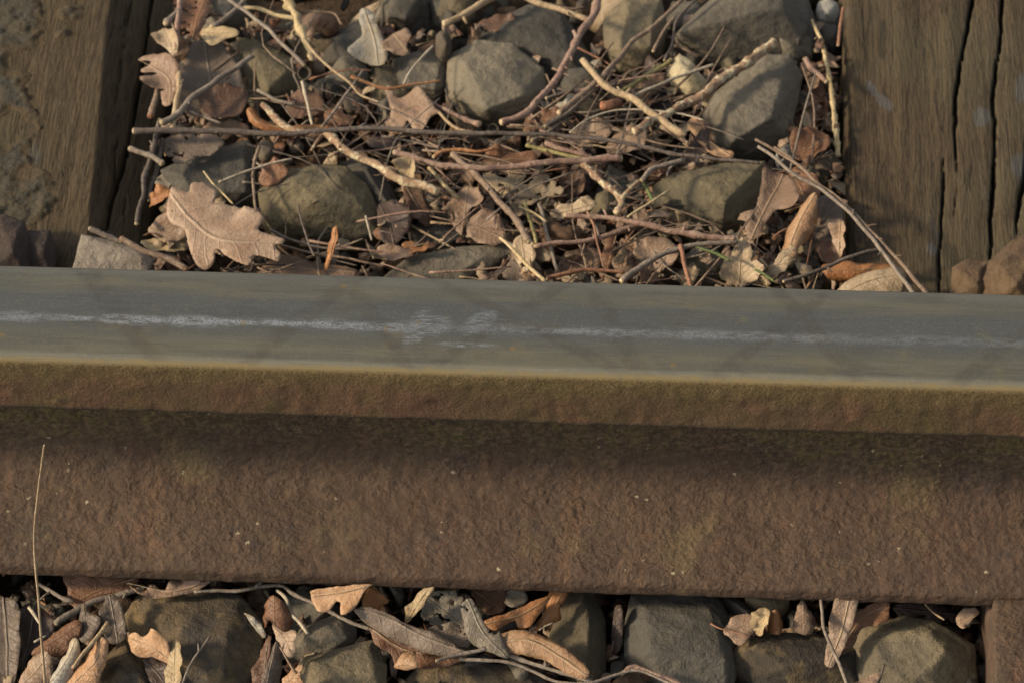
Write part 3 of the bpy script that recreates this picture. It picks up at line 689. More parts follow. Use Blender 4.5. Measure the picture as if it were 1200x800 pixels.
st('large flat topped olive brown block at the lower right', 'ochre', [(1001,757),(1009,736),(1060,722),(1092,727),(1140,755),(1143,792),(1122,824),(1020,826),(1003,792)], [(1030,752,.9),(1062,736,1.05),(1092,744,1.1),(1108,762,1.15),(1085,790,.9),(1026,785,.8)], z=-.034, h=.022, group=G, smooth=0, rough=.6)
st('smooth grey pebble close under the rail foot', 'blue', [(843,698),(868,702),(886,716),(880,725),(860,717)], [(862,706),(876,716)], z=-.030, h=.008, depth=.012, group=G, name='pebble', rough=.5)
st('small dark stone at the bottom between two upright stones', 'dark', [(712,792),(728,764),(757,774),(764,802),(722,812)], [(735,775),(748,790)], z=-.042, h=.012, group=G)
st('dark stone in deep shade under the rail foot at left', 'dark', [(25,705),(60,698),(90,715),(78,738),(42,738)], [(55,710),(70,722)], z=-.046, h=.012, group=G)
st('tan pebble wedged under the rail foot at right', 'ochre', [(873,700),(900,697),(927,702),(920,713),(903,716)], [(900,704)], z=-.026, h=.006, depth=.012, group=G, name='pebble', rough=.5)
st('round yellow green pebble behind the gauzy grey leaf', 'olive', [(558,712),(566,706),(576,712),(575,721),(565,723)], [(567,713)], z=-.036, h=.008, depth=.010, group=G, name='pebble', rough=.4)
st('orange brown rounded pebble at the bottom edge right of centre', 'rusty', [(713,803),(728,788),(752,788),(760,802),(735,812)], [(735,794)], z=-.026, h=.008, depth=.012, group=G, name='pebble', rough=.4)
# nuts, cups and chips
def nut(label, mat, c, r, z, sq=1.0, cat='acorn', name='acorn', rough=.35):
    o = [(c[0]+r*math.cos(a), c[1]+r*sq*math.sin(a)*.95) for a in np.linspace(0, 2*math.pi, 12, endpoint=False)]
    pk = [(c[0]+r*.5*math.cos(a), c[1]-r*.1+r*sq*.5*math.sin(a)) for a in np.linspace(0, 2*math.pi, 7, endpoint=False)]
    return st(label, mat, o, pk, z=z, h=r*MPP*.85, depth=r*MPP*.9, name=name, cat=cat, group='acorns and cups among the litter', rough=rough, L=.0016)
nut('shiny brown acorn lying at the top beside the straw tuft', 'nut', (385,28), 13, -.010)
nut('dark bumpy acorn cup right of the open ring cup', 'dark', (381,104), 14, -.014, name='acorn_cup', cat='acorn cup', rough=.9)
nut('brown acorn half hidden above the dark long twig', 'cup', (413,122), 14, -.014)
nut('grey brown barrel shaped acorn cup under the dark long twig', 'cup', (312,176), 11, -.006, 1.25, name='acorn_cup', cat='acorn cup', rough=.9)
nut('small brown nut by the straw tuft at the top', 'cup', (374,46), 9, -.016)
nut('small dark brown nut beside the barrel shaped cup', 'cup', (347,172), 9, -.014)
st('cream coloured broken bark chip between two grey twigs', 'cream', [(783,80),(796,61),(808,70),(822,88),(829,97),(821,105),(809,107),(799,97),(786,91)], [(797,70),(812,88),(803,90)], z=-.006, h=.008, depth=.010, name='bark_chip', cat='bark chip', group=None, rough=1.2)
st('tan crumbly moss clump against the right sleeper', 'cup', [(953,192),(962,182),(976,180),(988,192),(984,210),(968,216),(956,206)], [(965,190),(976,192),(970,204)], z=-.026, h=.008, depth=.014, name='moss_clump', cat='moss', group=None, rough=3.0)
st('brown fuzzy seed head lying near the rail', 'nut', [(630,268),(645,258),(670,264),(690,273),(680,284),(650,288)], [(648,266),(672,272),(660,278)], z=-.006, h=.008, depth=.012, name='seed_head', cat='seed head', group=None, rough=2.4)
def ring_cup(label, c, r, z, mat='cup', open_=.66):
    """an empty acorn cup: a small bowl seen into its hollow"""
    ctr = P(c[0], c[1], z); R = r*MPP; V = []; F = []; n = 22
    ax = -FW*np.array([1, 1, 1.0]); ax = ax/np.linalg.norm(ax); ax[0] += .12; ax /= np.linalg.norm(ax)
    e1 = np.cross(ax, [0, 0, 1.0]); e1 /= np.linalg.norm(e1); e2 = np.cross(ax, e1)
    prof = [(.05, -.85), (.6, -.72), (.93, -.30), (1.0, .05), (.95, .16), (open_+.12, .12), (open_+.02, -.1), (.5, -.42), (.05, -.55)]
    for pr, ph in prof:
        for k in range(n):
            a = 2*math.pi*k/n; j = 1+.06*mn.noise(Vector((math.cos(a)*2+c[0], math.sin(a)*2, ph*3)))
            V.append(ctr + R*(pr*j*(e1*math.cos(a)+e2*math.sin(a)) + ph*ax))
    for i in range(len(prof)-1):
        for k in range(n): F.append([i*n+k, i*n+(k+1) % n, (i+1)*n+(k+1) % n, (i+1)*n+k])
    F.append([k for k in range(n)][::-1]); F.append([(len(prof)-1)*n+k for k in range(n)])
    return tag(mesh_ob('acorn_cup', V, F, MS[mat]), label, 'acorn cup', 'acorns and cups among the litter')
ring_cup('open ring shaped acorn cup on top of a pale stalk', (357,86), 10, .004)
ring_cup('pale open acorn cup under the tan crossing twig', (732,135), 12, -.004)
ring_cup('brown open acorn cup behind the tan crossing twig', (706,86), 11, -.008, 'nut')
ring_cup('small hollow cup at the foot of the large pale grey stone', (578,152), 8, -.004)

# ------------------------------------------------------------------ leaves
G_UP, G_LO = 'fallen leaves between the sleepers', 'fallen leaves below the rail'
nlf = 0
def leaf(label, mat, outline, rib=None, z=-.004, tilt=(0, 0), curl=.25, bend=0.0, amp=.0030, ripple=.0018, group=G_UP, holes=0, seed=None, step=.0028, sharp=False, name='leaf', cat='leaf', thick=.00022, stalk=None):
    """a dry leaf: its outline lies on a tilted plane, then cups, bends and crinkles along the plane's normal"""
    global nlf; nlf += 1
    sd = seed if seed is not None else nlf
    n = np.array([tilt[0], tilt[1], 1.0]); n /= np.linalg.norm(n)
    op = np.array(outline, float); c0 = op.mean(0); A = P(c0[0], c0[1], z)
    W = np.array([PP(px, py, A, n) for px, py in op])
    if rib is None:                              # the longest axis
        d = np.linalg.norm(W[:, None]-W[None], axis=-1); i, j = np.unravel_index(d.argmax(), d.shape); R = np.array([W[i], (W[i]+W[j])/2*.6+W.mean(0)*.4, W[j]])
    else: R = np.array([PP(px, py, A, n) for px, py in rib])
    ex = R[-1]-R[0]; Ln = np.linalg.norm(ex); ex /= Ln; ey = np.cross(n, ex)
    to2 = lambda Q: np.stack([(Q-R[0])@ex, (Q-R[0])@ey], -1)
    O = to2(W); R2 = spline(to2(R), .001)
    O = spline(O, step*.6, True)
    rag = 1.5 if any(q in label for q in ('ragged', 'torn', 'crumbl', 'frayed', 'shredded', 'lace')) else .55
    if sharp is False:
        k = np.arange(len(O)); O = O + np.array([[mn.noise(Vector((i*.35, sd*7.7, 1))), mn.noise(Vector((i*.35, sd*7.7, 8)))] for i in k])*step*.42*rag + np.array([[mn.noise(Vector((i*.9, sd*2.7, 3))), mn.noise(Vector((i*.9, sd*2.7, 5)))] for i in k])*step*.30*rag
    x0, y0 = O.min(0); x1, y1 = O.max(0)
    gx, gy = np.meshgrid(np.arange(x0, x1, step), np.arange(y0, y1, step)); I = np.stack([gx.ravel(), gy.ravel()], -1)
    I += (rng.random(I.shape)-.5)*step*.55
    # keep points inside and off the edge
    xj, yj = O[:, 0], O[:, 1]; xk, yk = np.roll(xj, -1), np.roll(yj, -1)
    px, py = I[:, 0:1], I[:, 1:2]
    cr = ((yj > py) != (yk > py)) & (px < (xk-xj)*(py-yj)/(yk-yj+1e-12)+xj)
    ins = cr.sum(1) % 2 == 1
    dmin = np.sqrt(((I[:, None]-O[None])**2).sum(-1)).min(1)
    I = I[ins & (dmin > step*.5)]
    allp = np.vstack([O, I]); nb = len(O)
    vs, es, fs, *_ = delaunay_2d_cdt([Vector(p) for p in allp], [(i, (i+1) % nb) for i in range(nb)], [list(range(nb))], 1, 1e-7)
    q = np.array([v[:] for v in vs])
    dd = np.sqrt(((q[:, None]-R2[None])**2).sum(-1)); k = dd.argmin(1); av = dd[np.arange(len(q)), k]
    tg = np.gradient(R2, axis=0)[k]; sg = np.sign(tg[:, 0]*(q[:, 1]-R2[k, 1])-tg[:, 1]*(q[:, 0]-R2[k, 0])); v = av*sg
    u = k/(len(R2)-1)
    hw = max(av.max(), .004)
    h = curl*(v**2)/hw + bend*Ln*(u-.5)**2 - .10*curl*hw
    ph = sd*1.9
    fine = np.array([amp*(mn.noise(Vector((a*34, b*34, sd*3.3)))*1.0 + .28*mn.noise(Vector((a*95, b*95, sd*5.1)))) for a, b in q])
    h = h + fine + ripple*np.sin(u*15+ph+np.where(v > 0, 1.3, 0))*(av/hw)**1.5
    crease = .0006*np.minimum(1, av/.0015)
    W3 = R[0] + q[:, 0:1]*ex + q[:, 1:2]*ey + (h+crease)[:, None]*n
    F = [list(f) for f in fs]
    if holes:
        keep = []
        for f in F:
            cc = q[f].mean(0)
            val = mn.fractal(Vector((cc[0]*210, cc[1]*210, sd)), .9, 2.1, 2)
            if val < holes or av[f].min() < .0015: keep.append(f)
        F = keep
    bm = bmesh.new(); bv = [bm.verts.new(p) for p in W3]
    for f in F:
        try: bm.faces.new([bv[i] for i in f])
        except ValueError: pass
    L = bm.loops.layers.uv.new('UVMap')
    bmesh.ops.delete(bm, geom=[x for x in bm.verts if not x.link_faces], context='VERTS')
    bmesh.ops.recalc_face_normals(bm, faces=bm.faces)
    mean = sum((f.normal for f in bm.faces), Vector())
    if mean.dot(Vector(n)) < 0: bmesh.ops.reverse_faces(bm, faces=bm.faces)
    bmesh.ops.solidify(bm, geom=bm.faces[:], thickness=thick)
    org = Vector(W3.mean(0)); R0, EX, EY = R[0], ex, ey
    for f in bm.faces:
        f.smooth = True
        for l in f.loops:
            p = np.array(l.vert.co)-R0; a, b = p@EX, p@EY
            kk = min(len(R2)-1, max(0, int(np.searchsorted(R2[:, 0], a)) if R2[-1, 0] > R2[0, 0] else 0))
            l[L].uv = (a/Ln, (b-R2[kk, 1])/Ln)
    for x in bm.verts: x.co -= org
    me = bpy.data.meshes.new(name); bm.to_mesh(me); bm.free(); me.materials.append(ML[mat])
    o = bpy.data.objects.new(name, me); C.objects.link(o); o.location = org
    tag(o, label, cat, group)
    # midrib, and the stalk beyond the blade
    if Ln > .016 and not holes:
        hr = np.array([np.interp(0, [0], [0]) for _ in R2])
        pts = []
        for t in np.linspace(0, 1, 14):
            p2 = R2[int(t*(len(R2)-1))]; j = ((q-p2)**2).sum(1).argsort()[:3]
            pts.append(R[0]+p2[0]*ex+p2[1]*ey+(h[j].mean()+.0002)*n)
        pts = np.array(pts); rr = np.linspace(.00036, .00014, len(pts))
        if stalk:
            s3 = np.array([PP(px, py, A, n) for px, py in stalk]); s3 += (pts[0]-PP(*(rib[0] if rib else op[0]), A, n))@n*n
            pts = np.vstack([s3[::-1], pts]); rr = np.r_[np.full(len(s3), .0008), rr]
        V, F2 = tube(pts, rr, 5, .0)
        mesh_ob('midrib', V, F2, MT['tan'] if mat not in ('grey', 'dark', 'brown') else MT['grey'], o)
    return o
def tube(pts, rad, n=8, jit=.12, seed=0, knob=0.0):
    pts = np.asarray(pts, float); t = np.gradient(pts, axis=0); t /= np.linalg.norm(t, axis=1)[:, None]+1e-12
    up = np.array([0, 0, 1.0]); V = []
    a1 = np.cross(t[0], up); 
    if np.linalg.norm(a1) < .1: a1 = np.array([1.0, 0, 0])
    for i in range(len(pts)):
        a1 = a1-t[i]*(a1@t[i]); a1 /= np.linalg.norm(a1); b1 = np.cross(t[i], a1)
        for k in range(n):
            a = 2*math.pi*k/n; d = a1*math.cos(a)+b1*math.sin(a)
            r = rad[i]
            if jit: r *= 1+jit*mn.noise(Vector(pts[i]+d*rad[i])*380+Vector((seed, 0, 0)))+jit*.8*mn.noise(Vector(pts[i]+d*rad[i])*900+Vector((seed, 5, 0))) + knob*max(0, mn.noise(Vector(pts[i])*130+Vector((seed*2.3, 0, 0))))
            V.append(pts[i]+d*r)
    F = [[i*n+k, i*n+(k+1) % n, (i+1)*n+(k+1) % n, (i+1)*n+k] for i in range(len(pts)-1) for k in range(n)]
    c0, c1 = len(V), len(V)+1; V.append(pts[0]-t[0]*rad[0]*.25); V.append(pts[-1]+t[-1]*rad[-1]*.25); b = (len(pts)-1)*n
    F += [[c0, (k+1) % n, k] for k in range(n)] + [[c1, b+k, b+(k+1) % n] for k in range(n)]
    return np.array(V), F
lf = leaf
lf('large pale tan oak leaf with rounded lobes lying flat near the rail at left', 'tan',
   [(201,221),(210,224),(221,226),(225,217),(236,213),(250,217),(253,227),(251,237),(270,239),(290,242),(306,250),(309,259),(302,266),(306,272),(320,276),(334,281),(329,286),(321,286),(328,296),(325,304),(310,301),(297,300),(295,310),(285,311),(267,302),(256,293),(252,295),(251,305),(242,313),(232,311),(225,300),(220,285),(216,270),(200,261),(195,250),(197,237)],
   rib=[(200,228),(225,258),(262,282),(328,284)], z=.010, tilt=(-.10,-.15), curl=-.10, amp=.0032, ripple=.0016, step=.0024)
lf('small pinkish leaf with two hooked lobes against the left sleeper', 'pink', [(162,69),(174,64),(190,66),(205,70),(210,85),(207,105),(200,122),(191,122),(188,110),(193,103),(183,105),(170,102),(165,94),(170,90),(180,88),(184,84),(168,85),(166,82),(174,75),(176,71)], rib=[(198,120),(196,90),(164,70)], z=.006, tilt=(-.2,-.2), curl=.5)
lf('broad dark grey brown leaf behind the leaning grey twig at upper left', 'grey', [(214,82),(222,58),(235,48),(255,50),(275,72),(284,100),(290,120),(270,142),(240,140),(214,132),(207,105)], rib=[(250,140),(247,95),(240,50)], z=-.008, tilt=(.15,-.1), curl=.2)
lf('rounded brown leaf under the leaning grey twig at upper left', 'brown', [(233,115),(245,105),(285,103),(291,115),(281,137),(258,142),(240,136)], rib=[(234,122),(262,122),(290,110)], z=-.003, tilt=(-.1,-.1))
lf('cream rolled leaf bit like a small horn at upper left', 'straw', [(235,38),(245,33),(270,32),(279,36),(277,42),(262,48),(256,60),(246,54),(238,46)], z=.002, tilt=(-.3,-.4), curl=1.0, ripple=.002)
lf('cream crumpled leaf bit beside the left sleeper', 'pale', [(183,42),(190,33),(200,36),(211,40),(213,52),(205,66),(195,58),(184,50)], z=.002, tilt=(-.4,-.2), curl=1.0, amp=.005, ripple=.002)
lf('reddish shredded leaf at the top left corner of the gap', 'rust', [(206,-5),(242,-8),(247,10),(241,30),(226,44),(210,32)], z=-.006, amp=.006, holes=.22)
lf('broad cream grey decayed leaf lying on a grey stone at the top', 'white', [(423,10),(434,11),(440,24),(449,46),(454,64),(448,75),(430,74),(411,67),(413,55),(424,40),(420,22)], rib=[(426,11),(438,45),(442,74)], z=.000, tilt=(-.2,-.2), curl=.2)
lf('small tan scalloped leaf near the bean shaped pebble', 'tan', [(449,55),(461,40),(478,37),(483,45),(477,55),(480,65),(462,66)], z=.000, tilt=(-.15,-.2))
lf('crumpled tan oak leaf below the olive squarish stone', 'tan', [(454,112),(460,106),(468,117),(480,110),(490,104),(500,112),(511,128),(517,132),(505,138),(498,151),(485,153),(478,142),(470,156),(446,151),(456,140),(458,128)], rib=[(452,150),(478,128),(506,120)], z=-.001, tilt=(-.25,-.2), curl=.15, amp=.0035, step=.0022)
lf('pale leaf eaten to a lace of holes in the middle of the gap', 'pale', [(566,206),(595,199),(630,201),(656,217),(659,225),(640,231),(620,241),(600,240),(580,224)], rib=[(568,206),(612,220),(657,222)], z=-.004, tilt=(-.1,-.3), holes=.20, step=.0014, amp=.003)
lf('mauve brown leaf among twigs left of the rail centre', 'pink', [(547,262),(560,251),(575,247),(590,261),(593,281),(578,290),(560,286),(548,276)], z=-.002, tilt=(-.1,-.3))
lf('ragged tan leaf with a drooping tongue above the mauve leaf', 'tan', [(521,251),(533,230),(548,218),(561,224),(569,240),(551,245),(546,260),(541,276),(531,263),(533,249)], z=-.002, tilt=(-.3,-.3), curl=.5, amp=.004)
lf('rust coloured curled leaf behind the pinkish ringed twig', 'rust', [(566,193),(572,180),(588,175),(601,181),(625,178),(629,187),(612,192),(590,194)], z=-.002, tilt=(-.2,-.5), curl=.9, amp=.004)
lf('red brown pointed leaf right of the large pale grey stone', 'rust', [(613,153),(625,138),(650,127),(657,135),(637,151),(618,158)], z=-.006, tilt=(-.2,-.3))
lf('whitish pointed leaf tip above the red brown pointed leaf', 'white', [(638,132),(655,122),(670,114),(673,120),(656,133),(645,138)], z=-.002, tilt=(-.3,-.3))
lf('small pale tan leaf against the upright brown twig by the rail', 'pale', [(601,290),(610,276),(626,287),(627,310),(616,319),(605,306)], z=-.002, tilt=(-.2,-.4))
lf('large flat tan leaf under the grey curved twig by the rail', 'tan', [(755,285),(770,279),(786,283),(798,302),(790,313),(768,325),(749,316),(743,300)], rib=[(752,318),(770,300),(787,284)], z=-.004, tilt=(-.2,-.25))
lf('tan seed shaped leaf pinched at the top beside the flat tan leaf', 'tan', [(712,310),(722,292),(727,282),(732,288),(736,297),(746,311),(742,326),(716,322)], rib=[(728,322),(728,283)], z=-.004, tilt=(-.2,-.3), curl=-.8)
lf('narrow rust leaf strip left of the pinched tan leaf', 'rust', [(704,320),(712,283),(722,277),(717,300),(709,327)], z=-.003, tilt=(-.5,-.2), curl=.6)
lf('pale crumbling leaf piece right of the lace leaf', 'pale', [(645,252),(652,243),(670,238),(690,231),(699,238),(690,247),(675,251),(655,258)], z=.000, tilt=(-.3,-.4), amp=.004, curl=.6)
lf('tan leaf half buried beneath the long dark twig', 'tan', [(713,167),(738,150),(756,151),(757,172),(745,181),(713,180)], z=-.006, tilt=(-.2,-.2))
lf('dark purplish leaf point standing left of the wedge stone', 'dark', [(797,184),(812,165),(827,148),(831,170),(826,191),(805,197)], z=-.004, tilt=(.2,-.5))
lf('orange tan leaf wrapped round the foot of the wedge stone', 'bright', [(805,146),(820,139),(828,155),(836,169),(858,178),(858,184),(840,185),(825,174),(815,161)], z=-.002, tilt=(-.3,-.4), curl=.8)
lf('big folded tan pink leaf left of the right sleeper', 'pink', [(896,195),(907,199),(925,203),(936,228),(936,246),(920,248),(909,245),(899,258),(891,277),(878,281),(875,262),(886,240),(892,216)], rib=[(880,280),(895,245),(915,205)], z=.002, tilt=(-.15,-.25), curl=.6, amp=.004)
lf('bright tan long leaf with a shiny fold pointing at the rail', 'bright', [(955,226),(958,236),(952,263),(936,290),(931,304),(917,297),(916,276),(928,254),(943,236)], rib=[(956,228),(938,258),(922,298)], z=.006, tilt=(-.35,-.3), curl=-.9, amp=.002)
lf('pale ragged leaf standing on the rail edge left of the small grey stone', 'pale', [(846,318),(858,296),(868,278),(880,289),(883,306),(896,318),(889,330),(880,331),(868,337),(846,328)], rib=[(866,334),(870,280)], z=-.002, tilt=(-.15,-.5), curl=.6, amp=.005)
lf('pale torn leaf edge bridging two leaves near the rail', 'pale', [(894,326),(902,318),(914,300),(930,288),(926,305),(922,318),(906,327)], z=.000, tilt=(-.2,-.5), curl=.7, amp=.005)
lf('reddish brown curled leaf against the white stone fragment', 'rust', [(927,167),(945,155),(970,159),(969,180),(951,192),(932,186)], z=-.006, tilt=(-.2,-.3), curl=.9, amp=.005)
lf('rust brown leaf under the two crossing grey stalks', 'rust', [(925,201),(944,203),(958,211),(963,226),(945,241),(930,230)], z=-.008, tilt=(-.2,-.1), amp=.004)
lf('grey fuzzy leaf beside the right sleeper edge', 'grey', [(955,236),(978,229),(989,258),(976,277),(954,277)], z=-.008, tilt=(-.1,-.2), amp=.005)
lf('tan upright leaf curl touching the right sleeper', 'tan', [(976,262),(985,258),(993,268),(991,296),(982,300),(977,282)], z=-.002, tilt=(-.6,-.3), curl=1.0)
lf('brown cupped leaf below the grey fuzzy leaf', 'brown', [(961,290),(975,278),(991,296),(986,312),(965,312)], z=-.008, tilt=(-.2,-.2), curl=.9)
lf('orange brown long leaf lying by the right sleeper corner', 'orange', [(964,309),(990,304),(1025,309),(1052,311),(1041,323),(1000,327),(970,326)], rib=[(966,316),(1005,316),(1050,312)], z=-.002, tilt=(-.1,-.4), curl=-.7)
lf('pale broad leaf leaning on the rail at right', 'pale', [(978,342),(1000,325),(1030,317),(1053,314),(1062,325),(1053,348),(1000,352),(980,350)], rib=[(985,346),(1020,330),(1058,322)], z=.004, tilt=(-.15,-.4), curl=-.5)
lf('small bright orange leaf standing upright at the rail edge', 'orange', [(381,314),(385,295),(390,272),(394,264),(397,270),(395,288),(389,301),(384,316)], rib=[(382,314),(390,290),(394,266)], z=.012, tilt=(-.6,-.9), curl=.9)
lf('pinkish flat leaf lying along the rail edge at left', 'pink', [(300,322),(325,302),(380,309),(422,318),(402,328),(310,328)], rib=[(302,318),(360,314),(420,319)], z=-.008, tilt=(0,-.15))
lf('curved pinkish grey leaf left of the flat slab', 'pink', [(442,290),(460,287),(486,298),(471,306),(458,309),(446,301)], z=-.004, tilt=(-.1,-.3), curl=.7)
lf('small bright rust scrap above the curved pinkish leaf', 'orange', [(471,288),(482,284),(491,291),(504,285),(501,296),(485,300)], z=-.003, tilt=(-.3,-.4), curl=.9, amp=.004)
lf('grey brown leaf with small holes under the dark long twig', 'grey', [(187,170),(215,157),(250,159),(263,168),(250,180),(235,184),(218,192),(206,192)], rib=[(190,170),(225,172),(262,166)], z=.000, tilt=(0,-.2), holes=.30, step=.0018)
lf('small rust lobed leaf touching the olive yellow stone', 'rust', [(303,211),(312,195),(325,189),(338,202),(326,214),(312,219)], z=.000, tilt=(-.2,-.3), amp=.004)
lf('dull tan leaf curled under the left of the big oak leaf', 'tan', [(174,266),(200,254),(217,267),(216,278),(195,282),(178,274)], z=-.002, tilt=(-.2,-.3), curl=.8)
lf('ragged ochre leaf lying lowest under the big oak leaf', 'straw', [(166,283),(190,279),(216,279),(219,293),(190,297),(172,292)], z=-.010, tilt=(-.1,-.2), amp=.004)
lf('frayed orange leaf scrap left of the big oak leaf', 'orange', [(174,241),(182,228),(195,221),(201,228),(190,236),(178,242)], z=.006, tilt=(-.4,-.3), curl=.9, amp=.004)
lf('thin orange brown curled leaf with a pale tip above the dark long twig', 'orange', [(289,130),(298,127),(305,139),(330,147),(386,147),(386,156),(330,159),(300,149),(291,139)], rib=[(291,130),(310,147),(384,151)], z=.000, tilt=(0,-.4), curl=-.9)
lf('brown leaf under the pale stalk of the ring cup', 'brown', [(334,126),(350,107),(370,109),(381,122),(370,139),(345,141)], z=-.008, tilt=(-.1,-.2))
lf('small reddish leaf between two stalks above the dark long twig', 'rust', [(381,131),(398,131),(412,146),(385,150)], z=-.006, tilt=(-.1,-.2))
lf('tan leaf bit under the rounded brown leaf', 'pink', [(238,152),(262,140),(292,148),(276,157)], z=-.006, tilt=(0,-.2))
lf('dark purple leaf lump behind the olive yellow stone', 'dark', [(444,241),(470,245),(482,266),(462,288),(445,277)], z=-.010, amp=.005, curl=.5)
lf('dark brown leaf hanging below the lichen twig', 'brown', [(474,214),(494,224),(506,262),(491,264),(477,241)], z=-.008, tilt=(.2,-.3), amp=.004)
lf('dark red leaf strip under the dark long twig', 'dark', [(429,161),(460,164),(471,172),(440,177)], z=-.004, tilt=(0,-.3))
lf('brown crumpled leaf in the shade right of the seed head', 'brown', [(662,205),(680,200),(688,215),(683,230),(665,232),(657,220)], z=-.010, tilt=(-.2,-.3), amp=.005, curl=.7)
lf('dull pinkish leaf by the rail under the pinkish knobbly twig', 'pink', [(650,318),(668,296),(700,292),(704,316),(684,330),(655,330)], z=-.010, tilt=(-.1,-.2), amp=.004)
lf('grey brown leaf by the rail right of the straw stalk', 'grey', [(590,325),(600,305),(628,312),(634,330),(600,336)], z=-.010, tilt=(-.1,-.2), amp=.004)
lf('pale flake leaf stuck upright on the lichen twig', 'straw', [(465,188),(480,184),(487,198),(486,212),(476,219),(470,206)], z=.012, tilt=(-.4,-.8), curl=.8, amp=.003)
lf('brown leaf beneath the upper tan cut twig', 'brown', [(560,30),(575,20),(600,18),(605,30),(585,40)], z=-.010, tilt=(-.1,-.2), amp=.004)
lf('tan leaf mass under the thin arching grey stalk', 'tan', [(665,165),(672,150),(700,142),(718,148),(712,165),(690,172)], z=-.008, tilt=(-.1,-.3), amp=.006)
lf('pale leaf scrap beside the tan crossing twig end', 'pink', [(745,105),(755,92),(772,86),(780,96),(770,108),(752,112)], z=-.008, tilt=(-.2,-.3), amp=.005)
lf('dark red leaf crumb pile between wedge stone and right sleeper', 'rust', [(930,110),(945,100),(965,108),(970,140),(950,150),(932,145)], z=-.020, amp=.006, holes=.3)
# below the rail
G = G_LO
lf('long grey brown leaf at the picture edge, lower left', 'grey', [(-8,706),(8,700),(20,706),(26,725),(24,770),(20,792),(10,806),(-8,802)], rib=[(4,700),(8,750),(8,804)], z=-.022, tilt=(-.2,-.4), curl=.4, group=G)
lf('dark brown leaf just right of the long grey edge leaf', 'dark', [(24,715),(40,708),(66,728),(61,746),(40,762),(24,788),(19,752)], z=-.026, tilt=(-.1,-.4), group=G)
lf('rust brown leaf crossed by the upright straw stalk', 'rust', [(38,767),(50,754),(85,727),(96,730),(91,748),(76,766),(60,769)], rib=[(40,766),(68,748),(94,730)], z=-.016, tilt=(-.2,-.5), curl=-.4, group=G)
lf('small mauve grey leaf with a pointed top at lower left', 'grey', [(91,736),(98,706),(105,717),(120,727),(110,746),(97,753)], z=-.012, tilt=(-.2,-.4), group=G)
lf('rounded mauve grey leaf standing left of the mossy boulder', 'grey', [(117,720),(125,698),(136,697),(144,715),(149,742),(141,753),(130,753),(122,740)], rib=[(138,752),(128,698)], z=-.010, tilt=(-.1,-.5), curl=.3, group=G)
lf('brown leaf tucked under the rail foot at left', 'rust', [(77,674),(115,674),(162,676),(150,693),(115,699),(100,711),(82,708),(80,692)], z=-.018, tilt=(0,-.5), curl=.3, group=G)
lf('tan wavy leaf tucked under the rail foot above the boulder', 'pink', [(148,682),(160,690),(170,693),(178,684),(192,691),(205,680),(248,680),(232,691),(200,699),(184,701),(165,696)], rib=[(150,683),(200,692),(246,681)], z=-.010, tilt=(-.1,-.6), curl=.5, ripple=.003, group=G)
lf('tan twisted leaf with a raised rib at the bottom left', 'bright', [(73,804),(84,775),(104,764),(115,747),(126,750),(126,765),(118,786),(108,808),(80,808)], rib=[(80,806),(112,776),(120,750)], z=-.012, tilt=(-.3,-.4), curl=-1.0, amp=.004, group=G)
lf('dull tan leaf behind the upright straw stalk at the bottom', 'tan', [(22,804),(35,770),(56,764),(61,790),(50,808)], z=-.018, tilt=(-.2,-.4), curl=-.6, group=G)
lf('pale lichen spotted leaf roll at the bottom left', 'white', [(59,800),(70,765),(82,751),(91,749),(93,760),(81,781),(72,803)], z=-.010, tilt=(-.4,-.4), curl=-1.4, amp=.003, group=G)
lf('bright tan cupped leaf with a scalloped edge on the boulder', 'bright', [(151,746),(160,741),(170,747),(185,738),(198,749),(201,765),(200,779),(185,771),(165,769),(154,759)], rib=[(198,772),(176,757),(154,748)], z=-.008, tilt=(-.3,-.6), curl=.8, group=G)
lf('pale upright leaf sliver beside the bright tan cupped leaf', 'straw', [(194,800),(202,757),(205,747),(212,755),(216,780),(210,803)], rib=[(202,800),(206,750)], z=-.008, tilt=(-.5,-.6), curl=.6, group=G)
lf('brown leaf in shade under the bright tan cupped leaf', 'dark', [(168,772),(185,772),(200,782),(196,805),(178,800)], z=-.020, tilt=(-.1,-.3), group=G)
lf('rust brown leaf standing right of the boulder', 'rust', [(307,736),(310,710),(322,697),(337,714),(339,735),(326,743),(317,726)], rib=[(322,742),(322,698)], z=-.010, tilt=(-.3,-.7), curl=-.6, group=G)
lf('pinkish lobed leaf hanging from the rust brown standing leaf', 'tan', [(319,731),(333,740),(345,738),(351,745),(346,752),(349,761),(340,771),(329,756)], rib=[(320,733),(335,750),(342,768)], z=-.006, tilt=(-.3,-.5), group=G)
lf('long brown folded leaf strip right of the boulder', 'brown', [(300,802),(308,760),(314,744),(319,748),(316,780),(311,804)], z=-.012, tilt=(-.6,-.4), curl=.8, group=G)
lf('second brown folded leaf strip with a pale edge right of the boulder', 'grey', [(305,806),(316,770),(323,750),(331,766),(328,804)], rib=[(312,804),(323,752)], z=-.010, tilt=(.3,-.4), curl=-.8, group=G)
lf('pale green grey small leaf at the right shoulder of the boulder', 'white', [(287,718),(298,723),(306,731),(312,743),(308,747),(300,738)], z=-.008, tilt=(-.2,-.5), group=G)
lf('torn pale tan leaf end standing on the tawny block', 'bright', [(330,806),(334,790),(345,784),(355,777),(354,790),(354,806)], z=-.006, tilt=(-.4,-.6), amp=.004, group=G)
lf('bright curled oak leaf with rounded lobes hanging from the rail foot', 'bright', [(364,693),(369,691),(395,687),(418,685),(437,684),(430,690),(425,698),(418,711),(409,719),(403,719),(399,705),(394,705),(386,716),(376,716),(367,707)], rib=[(436,685),(400,694),(366,698)], z=.000, tilt=(-.2,-.75), curl=.5, group=G, step=.0022)
